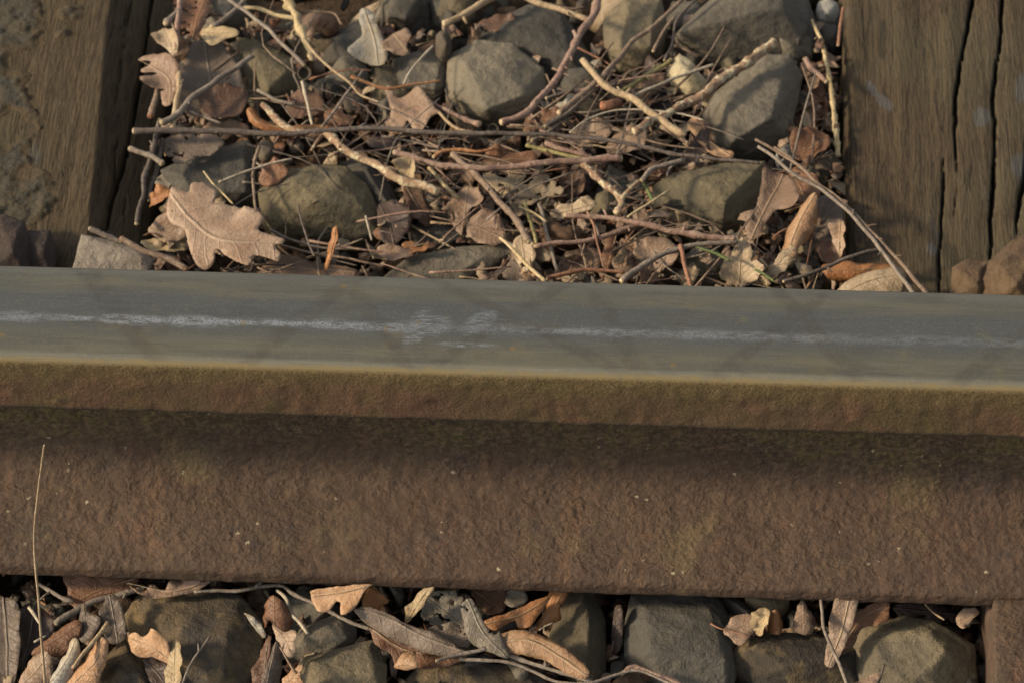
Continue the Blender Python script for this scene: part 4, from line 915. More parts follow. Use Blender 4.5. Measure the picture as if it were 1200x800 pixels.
lf('rust orange leaf half curling down beside the bright oak leaf', 'orange', [(424,700),(437,685),(446,695),(456,704),(446,712),(456,721),(440,718),(425,711)], z=-.008, tilt=(.2,-.7), curl=.7, group=G)
lf('long grey brown smooth leaf sloping across the stones', 'grey', [(415,713),(425,711),(435,711),(458,720),(475,730),(496,737),(518,746),(536,758),(546,763),(524,769),(500,765),(475,755),(453,745),(430,731),(418,719)], rib=[(416,713),(455,724),(500,748),(546,764)], z=-.004, tilt=(-.1,-.5), curl=-.5, group=G, step=.0022)
lf('red brown wavy leaf beneath the long smooth leaf', 'rust', [(433,732),(444,738),(458,745),(493,760),(517,768),(546,766),(536,776),(510,783),(498,787),(488,781),(485,768),(479,763),(468,772),(463,782),(457,766),(441,755),(436,744)], rib=[(436,736),(480,762),(544,767)], z=-.012, tilt=(0,-.4), curl=.3, ripple=.003, group=G)
lf('bright turned up lobe of leaf in front of the long smooth leaf', 'bright', [(462,781),(469,768),(480,762),(486,769),(489,782),(470,784)], z=-.002, tilt=(-.5,-.8), curl=-.6, group=G)
lf('pale straw coloured narrow leaf pointing up at the rail foot', 'straw', [(503,683),(508,686),(507,695),(498,705),(496,711),(486,721),(475,730),(475,718),(481,707)], rib=[(475,728),(490,706),(506,684)], z=-.004, tilt=(-.5,-.7), curl=.4, group=G)
lf('grey leaf riddled with black holes under the rail foot', 'gauze', [(494,716),(505,693),(540,697),(547,718),(545,735),(530,738),(500,730)], rib=[(545,734),(520,715),(500,700)], z=-.016, tilt=(0,-.5), holes=.22, step=.0014, group=G)
lf('mauve holed leaf edge under the gauzy grey leaf', 'grey', [(500,737),(530,730),(552,742),(548,758),(525,752)], z=-.012, tilt=(0,-.5), holes=.28, step=.0016, group=G)
lf('gauzy pale grey decayed leaf hanging down at the centre', 'gauze', [(540,715),(547,702),(554,702),(561,715),(571,734),(586,740),(593,755),(596,771),(580,766),(561,759),(549,748)], rib=[(549,703),(566,740),(592,768)], z=.000, tilt=(-.2,-.6), holes=.42, step=.0018, curl=-.3, group=G)
lf('bright tan leaf with a pale midrib sloping to the right, bottom centre', 'bright', [(584,742),(606,737),(624,740),(639,746),(660,758),(677,770),(690,785),(688,793),(680,795),(661,787),(638,773),(615,767),(596,765),(586,754)], rib=[(586,752),(620,750),(655,768),(687,791)], z=-.002, tilt=(-.2,-.5), curl=-.4, group=G, step=.0022)
lf('brown folded leaf reaching up to the rail foot at centre', 'orange', [(568,726),(599,716),(628,703),(646,697),(638,712),(628,724),(618,736),(607,735),(602,727),(580,738),(572,735)], rib=[(570,730),(610,720),(645,699)], z=-.008, tilt=(.1,-.6), curl=.4, group=G)
lf('orange brown curled leaf end under the rail foot left of the ridged stone', 'orange', [(645,690),(655,686),(667,688),(663,702),(656,710),(659,725),(641,731),(626,739),(640,712)], rib=[(630,736),(650,710),(660,690)], z=-.008, tilt=(.2,-.6), curl=-.7, group=G)
lf('dark red brown leaf in shade under the rail foot at centre', 'rust', [(554,690),(595,688),(591,715),(571,721),(558,706)], z=-.022, tilt=(0,-.5), group=G)
lf('small crumpled grey leaf under the rail foot at centre', 'gauze', [(594,692),(604,686),(612,690),(618,701),(606,712),(593,706)], z=-.012, tilt=(-.2,-.6), amp=.005, curl=.8, group=G)
lf('mauve brown leaf lying on the slate stone edge', 'pink', [(848,740),(862,721),(887,721),(882,741),(866,756),(855,746)], z=-.012, tilt=(-.1,-.4), group=G)
lf('yellow green dried leaf curl with a brown centre below the smooth grey pebble', 'straw', [(883,730),(890,714),(900,713),(904,725),(898,742),(888,744)], z=-.010, tilt=(-.5,-.6), curl=1.2, amp=.004, group=G)
lf('orange brown shell like leaf curl beside the yellow green leaf curl', 'orange', [(902,722),(908,714),(917,718),(920,732),(914,742),(905,740)], z=-.009, tilt=(.2,-.6), curl=-1.3, amp=.003, group=G)
lf('pinkish teardrop leaf hanging from the rail foot at right', 'pink', [(929,735),(933,715),(940,702),(948,714),(957,730),(948,743),(935,741)], rib=[(941,704),(942,740)], z=-.012, tilt=(-.1,-.6), curl=-.4, group=G)
lf('long tan leaf with a grey drooping tip at lower right', 'tan', [(976,712),(984,700),(1005,702),(1001,725),(991,755),(976,781),(967,778),(970,750)], rib=[(995,702),(986,740),(971,778)], z=-.006, tilt=(-.2,-.6), curl=.3, group=G)
lf('brown curled leaf with a lit edge above the flat topped block', 'rust', [(984,757),(995,728),(1020,707),(1041,704),(1039,729),(1010,736),(1000,757)], rib=[(990,752),(1012,722),(1040,708)], z=-.008, tilt=(-.1,-.6), curl=.8, group=G)
lf('small pinkish leaf tip at the bottom edge before the flat topped block', 'pink', [(998,804),(1015,793),(1031,787),(1022,808)], z=.000, tilt=(-.2,-.5), group=G)
lf('dark brown upright leaf in the gap left of the slate stone', 'dark', [(717,762),(721,712),(731,714),(729,757)], z=-.022, tilt=(-.3,-.7), group=G)
lf('dry brown scraps of leaf in the dark hollow under the rail foot at right', 'dark', [(1046,712),(1075,706),(1105,712),(1122,718),(1115,734),(1085,728),(1060,726)], z=-.024, tilt=(0,-.4), amp=.006, holes=.3, group=G)
lf('small tan leaf point beside the tie plate under the rail foot', 'tan', [(1120,728),(1126,716),(1136,712),(1148,716),(1138,728),(1130,738)], z=-.016, tilt=(-.2,-.5), amp=.004, curl=.7, group=G)
GT = 'dry twigs and stalks on the ballast'
ntw = 0
def twig(label, mat, pts, r, z=.008, knob=0.0, jit=None, shoots=(), cut=None, name='twig', cat='twig', group=GT, yplane=False):
    """r in photo pixels (start, end); points (px, py) or (px, py, z)"""
    global ntw; ntw += 1
    if jit is None: jit = .32 if mat == 'lichen' else .16
    r0, r1 = (r if isinstance(r, tuple) else (r, r))
    W = np.array([P(p[0], p[1], p[2] if len(p) > 2 else z) for p in pts]) if not yplane else np.array([PY(p[0], p[1], p[2]) for p in pts])
    Q = spline(W, .0020 if max(r0, r1) < 3 else .0024); n = len(Q)
    wob = min(r0, r1)*MPP*.8
    for i in range(n):
        Q[i] += wob*np.array(mn.noise_vector(Vector(Q[i])*60+Vector((ntw*3.3, 0, 0))))[:3]
    t = np.linspace(0, 1, n); rad = (r0+(r1-r0)*t)*MPP*.82
    if True:
        L = np.r_[0, np.cumsum(np.linalg.norm(np.diff(Q, axis=0), axis=1))]
        ph = ntw*.0031
        rad *= 1+max(knob, .12)*.55*np.exp(-(((L+ph) % .012-.006)/.0016)**2)
    ns = 10 if max(r0, r1) > 4 else 7
    V, F = tube(Q, rad, ns, jit, ntw, knob)
    mats = [MT[mat], MT[cut or 'cut']]; mi = [0]*(len(F)-2*ns)+[1]*(2*ns)
    o = mesh_ob(name, V, F, None, mats=mats, midx=mi)
    tag(o, label, cat, group)
    if name == 'twig' and max(r0, r1) >= 3.8:               # the broken or cut ends, paler than the bark
        for p0, p1, rr_ in ((Q[0], Q[1], rad[0]), (Q[-1], Q[-2], rad[-1])):
            d_ = (p0-p1)/np.linalg.norm(p0-p1)
            V, F = tube(np.array([p0-d_*.0003, p0+d_*.0004, p0+d_*.0009]), np.array([1.0, .93, .55])*rr_, 8, .3, ntw)
            mesh_ob('cut_end', V, F, MT[cut or 'cut'], o)
    if name == 'twig' and max(r0, r1) > 3 and len(Q) > 18 and not yplane:
        rr = np.random.default_rng(ntw); shoots = list(shoots)
        for _ in range(int(rr.integers(1, 4))): shoots.append((rr.uniform(.1, .95), rr.uniform(-7, 7), rr.choice([-1, 1])*rr.uniform(3, 8), rr.uniform(0, 4), min(r0, r1)*rr.uniform(.35, .55)))
    for k, (s, dx, dy, dz, sr) in enumerate(shoots):
        p = Q[int(s*(n-1))]; e = p + np.array([dx*MPP, -dy*MPP/.75, dz*MPP])
        path = spline(np.array([p, p*.5+e*.5+np.array([0, 0, .0006]), e]), .0018)
        V, F = tube(path, np.linspace(sr, sr*.6, len(path))*MPP, 7, .15, ntw+k)
        mesh_ob('side_shoot', V, F, MT[mat], o)
    return o
tw = twig
tw('long dark grey twig crossing most of the gap with a pale cut end at left', 'dark', [(157,153),(250,154),(330,157),(430,151),(520,156),(640,158),(740,170),(800,182),(890,191)], (5,2.6), .013, knob=.15, shoots=[(.36,10,-6,2,3)])
tw('pinkish ringed twig with a blunt end in the middle of the gap', 'pink', [(463,178),(510,190),(550,196),(600,194),(650,190),(690,187),(727,185)], (4.2,5.6), .012, knob=.25)
tw('knobbly yellowish lichen twig left of the pinkish ringed twig', 'lichen', [(308,124),(330,145),(358,157),(382,158),(402,174),(440,192),(470,210),(513,226)], (5,6.2), .011, knob=.55, shoots=[(.36,-14,22,-3,3.2)])
tw('brown pink twig rising to the top edge right of the large pale stone', 'pink', [(706,-12),(690,25),(672,55),(662,75),(648,98),(620,130),(588,146)], (6,5), .010, knob=.35, shoots=[(.35,-6,-8,3,3.5)])
tw('straight tan twig slanting down right above the long dark twig', 'tan', [(684,70),(692,84),(715,103),(740,116),(770,138),(801,157)], (5,6), .014, knob=.15)
tw('thick pale knobbly twig resting on the wedge stone', 'lichen', [(742,155),(790,128),(822,113),(840,100),(870,78),(906,50)], (6,8), .014, knob=.5)
tw('purple brown thin twig slanting from the top edge over the olive stone', 'brown', [(806,-8),(770,28),(740,50),(715,80),(690,105),(655,132)], (3.2,5), .012)
tw('thin dark stalk dropping beside the biggest stone', 'dark', [(822,-6),(795,20),(790,40),(786,55),(779,72)], (2.4,2.6), -.004)
tw('leaning grey brown twig across the two leaves at upper left', 'grey', [(188,146),(205,136),(230,112),(265,88),(296,67)], (5.5,4.2), .010)
tw('short upright tan twig beside the hooked pinkish leaf', 'tan', [(202,152),(206,128),(209,105),(212,76)], (5,3.6), .008, knob=.3)
tw('short pinkish tan twig stub against the left sleeper', 'brown', [(176,136),(181,118),(185,98)], (6,4), .000, cut='rust')
tw('straight pale grey stalk from the top edge down to the ring cup', 'grey', [(262,-6),(310,32),(335,56),(357,77)], (3,3.4), .016)
tw('flat tan stalk at the top reaching the straw tuft', 'straw', [(287,9),(305,10),(325,18),(348,22)], (3,4), .006)
tw('frayed straw stalk tuft hanging at the top', 'straw', [(332,-6),(345,15),(350,32),(360,52),(366,70)], (5,4), .006, knob=1.2, jit=.6, shoots=[(.5,-8,10,2,2),(.7,9,6,3,2)])
tw('pale arching stalk from the straw tuft to the long thin tip', 'tan', [(356,46),(372,66),(392,84),(410,98),(422,111),(445,120)], (2.8,1.6), .012)
tw('thin brown stalk leaning against the pale arching stalk', 'grey', [(376,148),(392,130),(408,108),(425,82)], (2.6,2.2), .004)
tw('thin orange stalk with a tapered tip in front of the squarish stone', 'orange', [(412,90),(430,97),(452,104),(480,100),(516,94)], (3.2,1.6), .004)
tw('pale short stalk holding up the open ring cup', 'pale', [(354,96),(359,115),(366,146)], (3.2,2), .006)
tw('thick tan stick at the top edge above the slab stone', 'tan', [(600,-8),(640,6),(662,14),(688,23)], (5,4.4), .010, knob=.1)
tw('tan pinkish cut twig pointing left at the top', 'tan', [(521,27),(540,18),(556,9),(580,-6)], (5.4,6), .006, knob=.2, shoots=[(.3,8,9,-2,3)])
tw('short grey stub with a forked end poking over the left sleeper', 'grey', [(153,174),(166,180),(178,184),(190,192)], (4,4.4), .008, knob=.4)
tw('dark curved twig running along the left sleeper edge', 'dark', [(188,142),(181,170),(170,208),(166,235),(160,262)], (4.4,3.6), .004, knob=.35, shoots=[(.55,5,-8,2,2.4)])
tw('second dark twig right beside the curved one at the left sleeper', 'dark', [(190,165),(184,195),(178,215),(176,235)], (4.5,3), .001, knob=.3)
tw('dark stub lying on the rail side of the left sleeper', 'dark', [(106,268),(122,276),(142,284)], (4.6,4), .002, knob=.3)
tw('brown twig sloping to the rail left of the big oak leaf', 'brown', [(141,279),(170,294),(195,304),(219,316)], (4.4,5), .006, cut='rust')
tw('thin straw blade leaning over the flat green grey stone', 'straw', [(239,201),(250,216),(262,228),(273,239)], (1.6,1.4), .010, name='stalk', cat='stalk')
tw('thin pale grey stalk pointing right towards the olive yellow stone', 'pale', [(257,213),(290,201),(315,193),(342,187)], (2.2,1.8), .010, name='stalk', cat='stalk')
tw('thin upright brown stalk beside the olive yellow stone', 'brown', [(304,172),(298,190),(297,215),(300,246)], (3,2), .006, name='stalk', cat='stalk')
tw('smooth brown twig running from the pinkish ringed twig down to the rail', 'brown', [(530,180),(545,193),(560,208),(582,233),(604,258),(622,284)], (4.8,4.6), .010, knob=.3)
tw('bright straw stalk slanting down to the rail edge', 'straw', [(585,279),(600,292),(618,310),(639,330)], (2.6,3), .012, name='stalk', cat='stalk')
tw('flat tan stalk sloping right from the pinkish ringed twig', 'straw', [(502,196),(513,206),(522,217),(537,231)], (3,3), .004, name='stalk', cat='stalk')
tw('pinkish straight twig low in front of the seed head', 'pink', [(626,289),(660,285),(690,281),(720,273),(748,262)], (3.4,4.2), .008, knob=.2)
tw('forked knobbly lichen twig right of the pinkish ringed twig', 'lichen', [(683,193),(697,205),(712,220),(729,236),(722,250)], (5,5), .010, knob=.5, shoots=[(.8,24,-24,4,4.2)])
tw('upper arm of greyish twig leading from the fork to the block stone', 'grey', [(752,212),(764,199),(780,194),(800,188)], (4.2,3.6), .011, knob=.3)
tw('long knobbly pinkish grey twig lying in front of the block stone', 'pink', [(664,252),(700,254),(725,258),(750,263),(790,272),(830,277),(862,280)], (3.4,4.6), .011, knob=.5, shoots=[(.25,-5,-9,2,2),(.7,4,-8,3,2.6)])
tw('curved dark grey twig rising from the rail edge to the right', 'grey', [(728,330),(745,318),(770,303),(800,291),(830,286),(865,284)], (5,3.6), .010)
tw('short red brown twig standing down to the rail edge', 'rust', [(796,287),(800,300),(804,318),(809,336)], (3.6,3.4), .012)
tw('rust brown twig lying on the rail edge in the middle', 'rust', [(640,326),(660,322),(690,317),(732,319)], (3.4,2.6), .008, knob=.4)
tw('short straw stick pointing up right beside the green blade', 'straw', [(735,255),(752,244),(768,234),(784,223)], (1.8,1.6), .014, name='stalk', cat='stalk')
tw('upper of two long grey stalks ending on the right sleeper', 'brown', [(886,163),(915,180),(938,196),(955,212),(978,230),(1000,250),(1040,291),(1086,344)], (2.4,3.4), .012, shoots=[(.62,14,-2,2,1.4),(.8,12,0,2,1.4)])
tw('lower of two long grey stalks ending on the right sleeper', 'grey', [(888,172),(910,188),(930,204),(960,220),(985,240),(1005,260),(1036,298),(1072,346)], (2.6,3.4), .013)
tw('dark straight twig crossing under the two long grey stalks', 'dark', [(918,330),(945,322),(972,311),(1000,301),(1032,291)], (3,3.2), .008, shoots=[(.4,-12,4,0,2)])
tw('pale frayed straw stem standing beside the right sleeper', 'straw', [(952,24),(962,48),(968,72),(974,105),(979,140),(982,182)], (2,4.2), -.008, knob=.9, jit=.4)
tw('thin whitish grey stalk under the knobbly pale twig', 'pale', [(735,118),(760,106),(790,92),(836,76)], (3,2.6), .006)
tw('olive grey stick just above the thin whitish stalk', 'ygreen', [(726,108),(745,96),(765,84),(786,71)], (4,3.4), .000, knob=.15)
tw('hair thin arching grey stalk over the tan leaf mass', 'pale', [(668,156),(690,140),(720,130),(760,129),(800,134),(824,141)], (1.6,1.4), .014, name='stalk', cat='stalk')
tw('dark stalk in shade right of the brown pink twig', 'dark', [(640,116),(665,107),(690,102),(722,98)], (3.4,3), -.002)
tw('greyish stick below the purple brown twig, upper middle', 'grey', [(640,148),(662,136),(684,116),(702,100)], (4,4.6), .002)
tw('short curved tan stalk under the crumpled tan oak leaf', 'tan', [(514,132),(525,144),(540,152),(557,156)], (2.4,2.6), .004, name='stalk', cat='stalk')
tw('pinkish grey budded twig end under the large pale stone', 'pink', [(498,116),(515,126),(530,134),(545,140),(562,146)], (3,4), .000, knob=.8)
tw('yellow green stalk beneath the long dark twig', 'ygreen', [(616,170),(640,176),(665,183),(700,190)], (3.2,3.4), .002)
tw('pinkish bark strip beneath the long dark twig', 'pink', [(640,168),(655,174),(672,178),(692,182)], (4.4,3), .004)
tw('curved rust stalk just above the pinkish ringed twig', 'orange', [(508,184),(520,177),(540,175),(560,178),(580,174)], (3.6,2), .006)
tw('thin upright twig down to the rail among leaves', 'grey', [(632,238),(638,262),(644,288),(654,318)], (3,2.8), .002)
tw('slim olive twig left of the thin upright twig', 'ygreen', [(614,236),(619,252),(624,270),(628,288)], (3,2.6), .002)
tw('thin tan stalk slanting above the fuzzy seed head', 'straw', [(608,242),(624,250),(640,260)], (2,1.8), .004, name='stalk', cat='stalk')
tw('thin red brown stem standing near the rail edge', 'rust', [(688,248),(696,266),(700,285),(707,312)], (2,1.6), .010, name='stalk', cat='stalk')
tw('dark grey thin stem leaning at the foot of the olive yellow stone', 'dark', [(350,240),(354,260),(360,282),(368,300)], (1.7,1.9), .008, name='stalk', cat='stalk')
tw('short pale stem at the right foot of the olive yellow stone', 'pale', [(429,254),(432,266),(436,282)], (1.8,1.6), .008, name='stalk', cat='stalk')
tw('grey stalk lying under the olive yellow stone', 'grey', [(318,270),(345,282),(380,290),(420,292)], (2.6,2), -.004, name='stalk', cat='stalk')
tw('brown stalk lying by the rail below the olive yellow stone', 'brown', [(330,288),(365,296),(410,304),(450,312)], (2.4,1.8), -.003, name='stalk', cat='stalk')
tw('short thick twig stump with a raw reddish end', 'rust', [(728,117),(718,119),(706,121)], (8,8.6), .000, cut='red')
tw('thick grey stick at the top behind the straight pale stalk', 'grey', [(248,34),(262,24),(276,10),(290,-6)], (4.4,4), .002)
tw('short dark grey stick on the olive wedge stone', 'grey', [(301,106),(312,112),(324,118),(344,122)], (3,2.6), .004)
tw('thin grey stick under the rounded brown leaf', 'grey', [(223,131),(238,137),(258,144)], (2.2,2), .004)
tw('pinkish upright stem in the top left corner of the gap', 'pink', [(213,-8),(211,15),(208,35),(206,56)], (5,4), .004, knob=.4)
tw('short grey twig end left of the pinkish upright stem', 'grey', [(193,28),(201,20),(210,14)], (4,3.4), .004, knob=.6)
tw('thin reddish stem down the edge of the right sleeper', 'rust', [(987,10),(985,30),(983,54)], (3,2.6), .002, name='stalk', cat='stalk')
tw('pale tipped pinkish twig beside the frayed straw stem', 'pink', [(944,70),(952,80),(962,88),(968,96)], (5,3.4), .002, cut='straw')
tw('thin stalk holding the bean shaped pebble', 'pale', [(508,54),(496,66),(484,80),(473,98)], (2,1.8), .006, name='stalk', cat='stalk')
tw('curved brown stem around the shiny acorn', 'brown', [(352,14),(372,14),(392,16),(400,28)], (1.6,1.8), .002, name='stalk', cat='stalk')
tw('thin brown twig at the top between tan stick and olive stone', 'brown', [(650,6),(670,10),(684,8)], (2.4,2), .000)
tw('dark short twig left of the biggest stone', 'brown', [(766,62),(776,40),(790,20)], (3,2.4), .000)
tw('tan twig end lying below the wedge stone', 'brown', [(776,150),(790,158),(805,168)], (4,3), .004)
tw('slim grey twig under the red brown pointed leaf', 'grey', [(622,165),(640,156),(655,145),(670,138)], (3,2.2), .000)
# green blades
tw('short green grass blade beside the forked twig', 'green', [(755,216),(760,226),(766,238)], (2.6,3.4), .008, name='grass_blade', cat='grass', group='green grass blades among the twigs')
tw('yellow and green grass blade under the curved dark twig', 'green', [(814,289),(826,293),(840,298),(856,306)], (1.8,2.6), .010, name='grass_blade', cat='grass', group='green grass blades among the twigs')
tw('dark green grass blade near the rail at right', 'green', [(884,316),(896,322),(908,330)], (2.2,2), .004, name='grass_blade', cat='grass', group='green grass blades among the twigs')
# below the rail
GL = 'dry twigs and stalks below the rail'
tw('tall pale straw stalk standing upright in front of the rail', 'tan', [(54,812,-.150),(50,770,-.142),(45,700,-.128),(40,630,-.116),(45,570,-.108),(52,521,-.102)], (2.0,1.2), yplane=True, name='stalk', cat='stalk', group=GL, jit=.2)
tw('long grey twig running under the rail foot to the bright curled leaf', 'grey', [(228,693),(262,692),(290,690),(328,685),(345,695),(368,707),(400,724),(434,737)], (2.6,3), -.010, knob=.25, group=GL, shoots=[(.32,10,-9,2,2.6)])
tw('short pale grey twig in the dark gap at left', 'grey', [(44,683),(60,692),(72,700),(84,704)], (3,3.4), -.016, knob=.4, group=GL, shoots=[(.45,-12,10,0,1.6)])
tw('dark grooved twig behind the mauve grey leaves', 'grey', [(66,730),(90,714),(112,704),(140,697),(168,689)], (5,4), -.016, knob=.2, group=GL)
tw('pale straight twig with a reddish broken end over the twisted leaf', 'tan', [(84,782),(100,762),(112,748),(127,729)], (2.6,3.4), -.004, group=GL, cut='red')
tw('thin grey forked stem on the front of the boulder', 'grey', [(211,806),(222,782),(233,763),(246,744)], (2,1.6), -.002, group=GL, shoots=[(.72,-2,-8,1,1.4)], name='stalk', cat='stalk')
tw('thin pale stem right of the rust brown standing leaf', 'pale', [(325,690),(336,702),(341,718),(350,728),(360,742)], (2.4,2.2), -.010, group=GL, knob=.4, name='stalk', cat='stalk')
tw('small brown stem below the pinkish lobed leaf', 'brown', [(328,758),(336,772),(346,788)], (1.2,1.8), -.004, group=GL, name='stalk', cat='stalk')
tw('long grey twig along the bottom right of the gauzy leaf', 'grey', [(540,771),(565,773),(592,775),(625,786),(655,798),(690,800),(720,790),(748,785),(775,796),(800,806)], (2.6,2), -.001, knob=.25, group=GL)
tw('dark jointed twig beneath the bright tan leaf at the bottom', 'grey', [(592,766),(615,774),(640,782),(665,790),(694,798)], (3,2.6), -.008, knob=.5, group=GL, shoots=[(.5,0,-8,2,2.6)])
tw('short grey twig crossing the tip of the long smooth leaf', 'grey', [(512,774),(530,768),(545,764),(571,760)], (2.4,2.8), .003, knob=.3, group=GL)
tw('thin grey stalk leaning from the rail foot over the mossy edged stone', 'grey', [(961,698),(963,716),(966,735),(974,756),(984,780),(996,808)], (2.4,2.6), .002, group=GL)
tw('thin dark stem on the front of the flat topped block', 'dark', [(1026,806),(1032,792),(1037,778)], (2,1.6), -.002, group=GL, name='stalk', cat='stalk')
tw('pinkish pale twig with lichen at the bottom right of centre', 'pink', [(728,790),(742,782),(762,787),(782,794),(806,806)], (3.2,3), -.010, knob=.6, group=GL)
tw('white dead stem stub behind the upright straw stalk', 'pale', [(34,711),(40,718),(46,729)], (2.8,2), -.010, group=GL, name='stalk', cat='stalk')
tw('pale short stem left of the rust brown leaf at lower left', 'pale', [(40,752),(46,749),(54,745)], (1.6,1.4), -.008, group=GL, name='stalk', cat='stalk')
tw('thin red brown stem on the slate stone', 'rust', [(833,730),(845,736),(862,740),(878,746)], (1.4,1.2), -.008, group=GL, name='stalk', cat='stalk')
tw('thin dry stem in the hollow under the rail foot at right', 'tan', [(1084,708),(1094,718),(1106,726)], (1.6,1.4), -.014, group=GL, name='stalk', cat='stalk')
tw('tiny pale stem crossing beneath the orange curled leaf end', 'pale', [(632,738),(640,733),(648,729)], (1, 1), -.008, group=GL, name='stalk', cat='stalk')
# ------------------------------------------------------------------ what nobody could count: gravel bed, leaf crumbs, twig crumbs
def in_sleeper(x, y, m=0.0):
    return y > -.004 and (xlL-m < x < xrL+m or xlR-m < x < xrR+m)
def on_stone(x, y, shrink=.93):
    for q in KEEP_CLEAR:
        c = q.mean(0); w_ = c+(q-c)*shrink
        if not (w_[:, 0].min() < x < w_[:, 0].max() and w_[:, 1].min() < y < w_[:, 1].max()): continue
        a, b = w_, np.roll(w_, -1, 0)
        k = ((a[:, 1] > y) != (b[:, 1] > y)) & (x < (b[:, 0]-a[:, 0])*(y-a[:, 1])/(b[:, 1]-a[:, 1]+1e-12)+a[:, 0])
        if k.sum() % 2: return True
    return False
def proto_stones(n):
    out = []
    for k in range(n):
        r = np.random.default_rng(100+k); pts = r.normal(size=(14, 3)); pts /= np.linalg.norm(pts, axis=1)[:, None]
        pts *= np.array([1, .8, .62])*r.uniform(.8, 1.1, (14, 1))
        V, F = stone_mesh([Vector(p) for p in pts], L=.55, rough=0, smooth=0)
        V = V*(1+.10*np.array([mn.noise(Vector(v)*2.2+Vector((k, 0, 0))) for v in V])[:, None])
        out.append((V, np.array(F)))
    return out
def rotm(r):
    q = r.normal(size=4); q /= np.linalg.norm(q); a, b, c, d = q
    return np.array([[1-2*(c*c+d*d), 2*(b*c-a*d), 2*(b*d+a*c)], [2*(b*c+a*d), 1-2*(b*b+d*d), 2*(c*d-a*b)], [2*(b*d-a*c), 2*(c*d+a*b), 1-2*(b*b+c*c)]])
def scatter_stones(name, n, area, size, zr, mats, seed, near_ok=True):
    r = np.random.default_rng(seed); PR = proto_stones(10); VV = []; FF = []; MI = []; b = 0; k = 0; tries = 0
    while k < n and tries < n*6:
        tries += 1
        x = r.uniform(area[0], area[1]); y = r.uniform(area[2], area[3])
        s = r.uniform(*size)
        if in_sleeper(x, y, s*.8): continue
        inview = abs(x) < .33 and -.17 < y < .33
        if inview and not near_ok: continue
        if not inview and name == 'gravel_bed' and r.random() < .4: continue
        if abs(y) < .075 and zr[1]+s > .0: 
            z = -.05-s*.3
        else: z = r.uniform(*zr)
        V, F = PR[r.integers(len(PR))]
        VV.append((V*s)@rotm(r).T + np.array([x, y, z])); FF.append(F+b); MI += [int(r.integers(len(mats)))]*len(F); b += len(V); k += 1
    o = mesh_ob(name, np.vstack(VV), np.vstack(FF), None, mats=[MS[q] for q in mats], midx=MI, origin=np.array([0, 0, -.06]))
    return tag(o, kind='stuff')
scatter_stones('gravel_bed', 1500, (-.42, .42, -.30, .55), (.004, .012), (-.052, -.030), ['dark', 'blue', 'grey', 'moss', 'nut'], 5)
scatter_stones('ballast_bed', 4200, (-1.3, 1.3, -.85, 1.05), (.018, .034), (-.055, -.022), ['grey', 'blue', 'ochre', 'moss', 'dark'], 6, near_ok=False)
def scatter_leaf_bits(name, n, area, size, zr, mats, seed, flat=.9):
    outer = name == 'leaf_drift'
    r = np.random.default_rng(seed); VV = []; FF = []; MI = []; UV = []; b = 0; k = 0
    while k < n:
        x = r.uniform(area[0], area[1]); y = r.uniform(area[2], area[3])
        if in_sleeper(x, y, .004) or on_stone(x, y): continue
        if outer and abs(x) < .33 and -.17 < y < .33: continue
        s = r.uniform(*size); m = int(r.integers(9, 13)); asp = r.uniform(.35, .9)
        a = np.sort(r.uniform(0, 2*math.pi, m)) ; rad = r.uniform(.55, 1.05, m)
        o = np.stack([np.cos(a)*rad, np.sin(a)*rad*asp], -1); inn = o*.5
        pts = np.vstack([o, inn, [[0, 0]]]); c1, c2 = r.uniform(-.6, .6), r.uniform(-.9, .9)
        zz = c1*pts[:, 0]**2 + c2*pts[:, 1]**2 + r.normal(0, .07, len(pts))
        V = np.column_stack([pts, zz])*s
        nn = np.array([r.normal(-.12, .45), r.normal(-.2, .45), flat]); nn /= np.linalg.norm(nn); t = r.uniform(0, 6.28)
        e1 = np.cross(nn, [math.cos(t), math.sin(t), 0.01]); e1 /= np.linalg.norm(e1); e2 = np.cross(nn, e1)
        z = r.uniform(*zr)
        if y < .07: z = min(z-.020, -.028-s*.4)
        V = V@np.array([e1, e2, nn]) + np.array([x, y, z])
        V2 = V-nn*.00035; F = []
        for i in range(m):
            j = (i+1) % m
            F += [[i, j, m+j, m+i], [m+i, m+j, 2*m, 2*m]]
        F = [q if q[2] != q[3] else q[:3] for q in F]; nv = 2*m+1
        F2 = [[q+nv for q in f[::-1]] for f in F]; F3 = [[i, nv+i, nv+(i+1) % m, (i+1) % m] for i in range(m)]
        VV += [V, V2]; UV += [pts*.5+np.array([.5, 0])]*2
        for f in F+F2+F3: FF.append([q+b for q in f])
        MI += [int(r.integers(len(mats)))]*(len(F)*2+m); b += 2*nv; k += 1
    o = mesh_ob(name, np.vstack(VV), FF, None, mats=[ML[q] for q in mats], midx=MI, origin=np.array([0, 0, -.06]), uv=np.vstack(UV))
    return tag(o, kind='stuff')
scatter_leaf_bits('leaf_crumbs', 3300, (-.34, .34, -.20, .40), (.003, .0080), (-.030, -.005), ['brown', 'brown', 'dark', 'rust', 'pink', 'tan', 'grey', 'pale', 'pale', 'tan', 'tan', 'bright', 'gauze'], 11)
scatter_leaf_bits('leaf_litter', 700, (-.34, .34, -.20, .40), (.006, .014), (-.028, -.010), ['brown', 'dark', 'rust', 'pink', 'tan', 'tan', 'brown', 'pale', 'gauze'], 12)
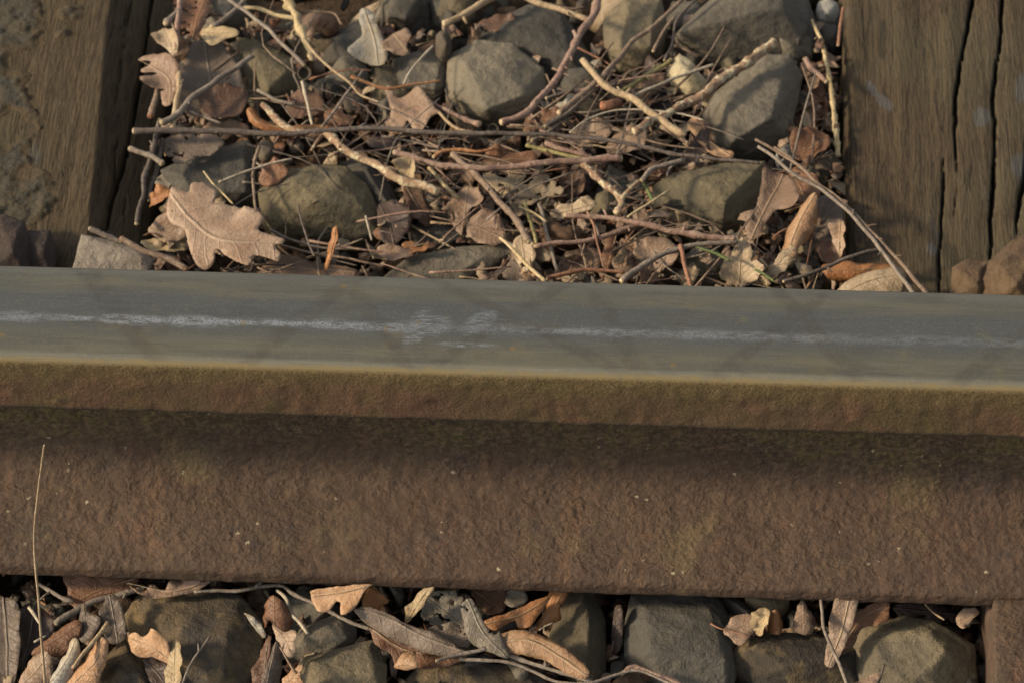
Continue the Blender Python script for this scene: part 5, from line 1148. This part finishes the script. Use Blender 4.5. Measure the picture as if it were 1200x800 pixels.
def scatter_twigs(name, n, area, ln, rd, zr, mats, seed):
    r = np.random.default_rng(seed); VV = []; FF = []; MI = []; b = 0; k = 0
    while k < n:
        x = r.uniform(area[0], area[1]); y = r.uniform(area[2], area[3]); L = r.uniform(*ln); t = r.normal(0, .9)
        d = np.array([math.cos(t), math.sin(t), r.normal(0, .12)]); a = np.array([x, y, r.uniform(*zr)])
        e = a+d*L
        if in_sleeper(a[0], a[1], .004) or in_sleeper(e[0], e[1], .004) or abs(y) < .075 or abs(e[1]) < .075: continue
        if y < 0 and (a[2] > -.030 or r.random() < .3): a[2] -= .03; e[2] -= .03
        if on_stone(*((a+e)/2)[:2]) or (r.random() < .6 and (on_stone(a[0], a[1]) or on_stone(e[0], e[1]))): continue
        mid = (a+e)/2+r.normal(0, .08, 3)*L*np.array([1, 1, .3])
        Q = spline(np.array([a, mid, e]), L/6); q = r.uniform(*rd)
        V, F = tube(Q, np.linspace(q, q*.6, len(Q)), 5, .2, k)
        VV.append(V); FF += [[i+b for i in f] for f in F]; MI += [int(r.integers(len(mats)))]*len(F); b += len(V); k += 1
    o = mesh_ob(name, np.vstack(VV), FF, None, mats=[MT[q] for q in mats], midx=MI, origin=np.array([0, 0, -.06]))
    return tag(o, kind='stuff')
scatter_leaf_bits('pale_leaf_scraps', 260, (-.03, .17, .07, .24), (.004, .011), (-.014, .000), ['pale', 'tan', 'straw', 'tan', 'pink', 'pale'], 14)
scatter_leaf_bits('leaf_drift', 1500, (-1.2, 1.2, -.8, 1.0), (.010, .024), (-.030, -.006), ['brown', 'rust', 'pink', 'tan', 'grey', 'tan', 'pale'], 13)
scatter_twigs('twig_crumbs', 900, (-.30, .30, -.20, .38), (.010, .045), (.0003, .0010), (-.024, -.003), ['dark', 'brown', 'grey', 'brown', 'rust', 'brown', 'tan', 'dark'], 21)
scatter_twigs('twig_tangle', 170, (-.20, .19, .07, .36), (.035, .090), (.0004, .0009), (-.012, .004), ['brown', 'brown', 'grey', 'dark', 'pink', 'brown'], 22)
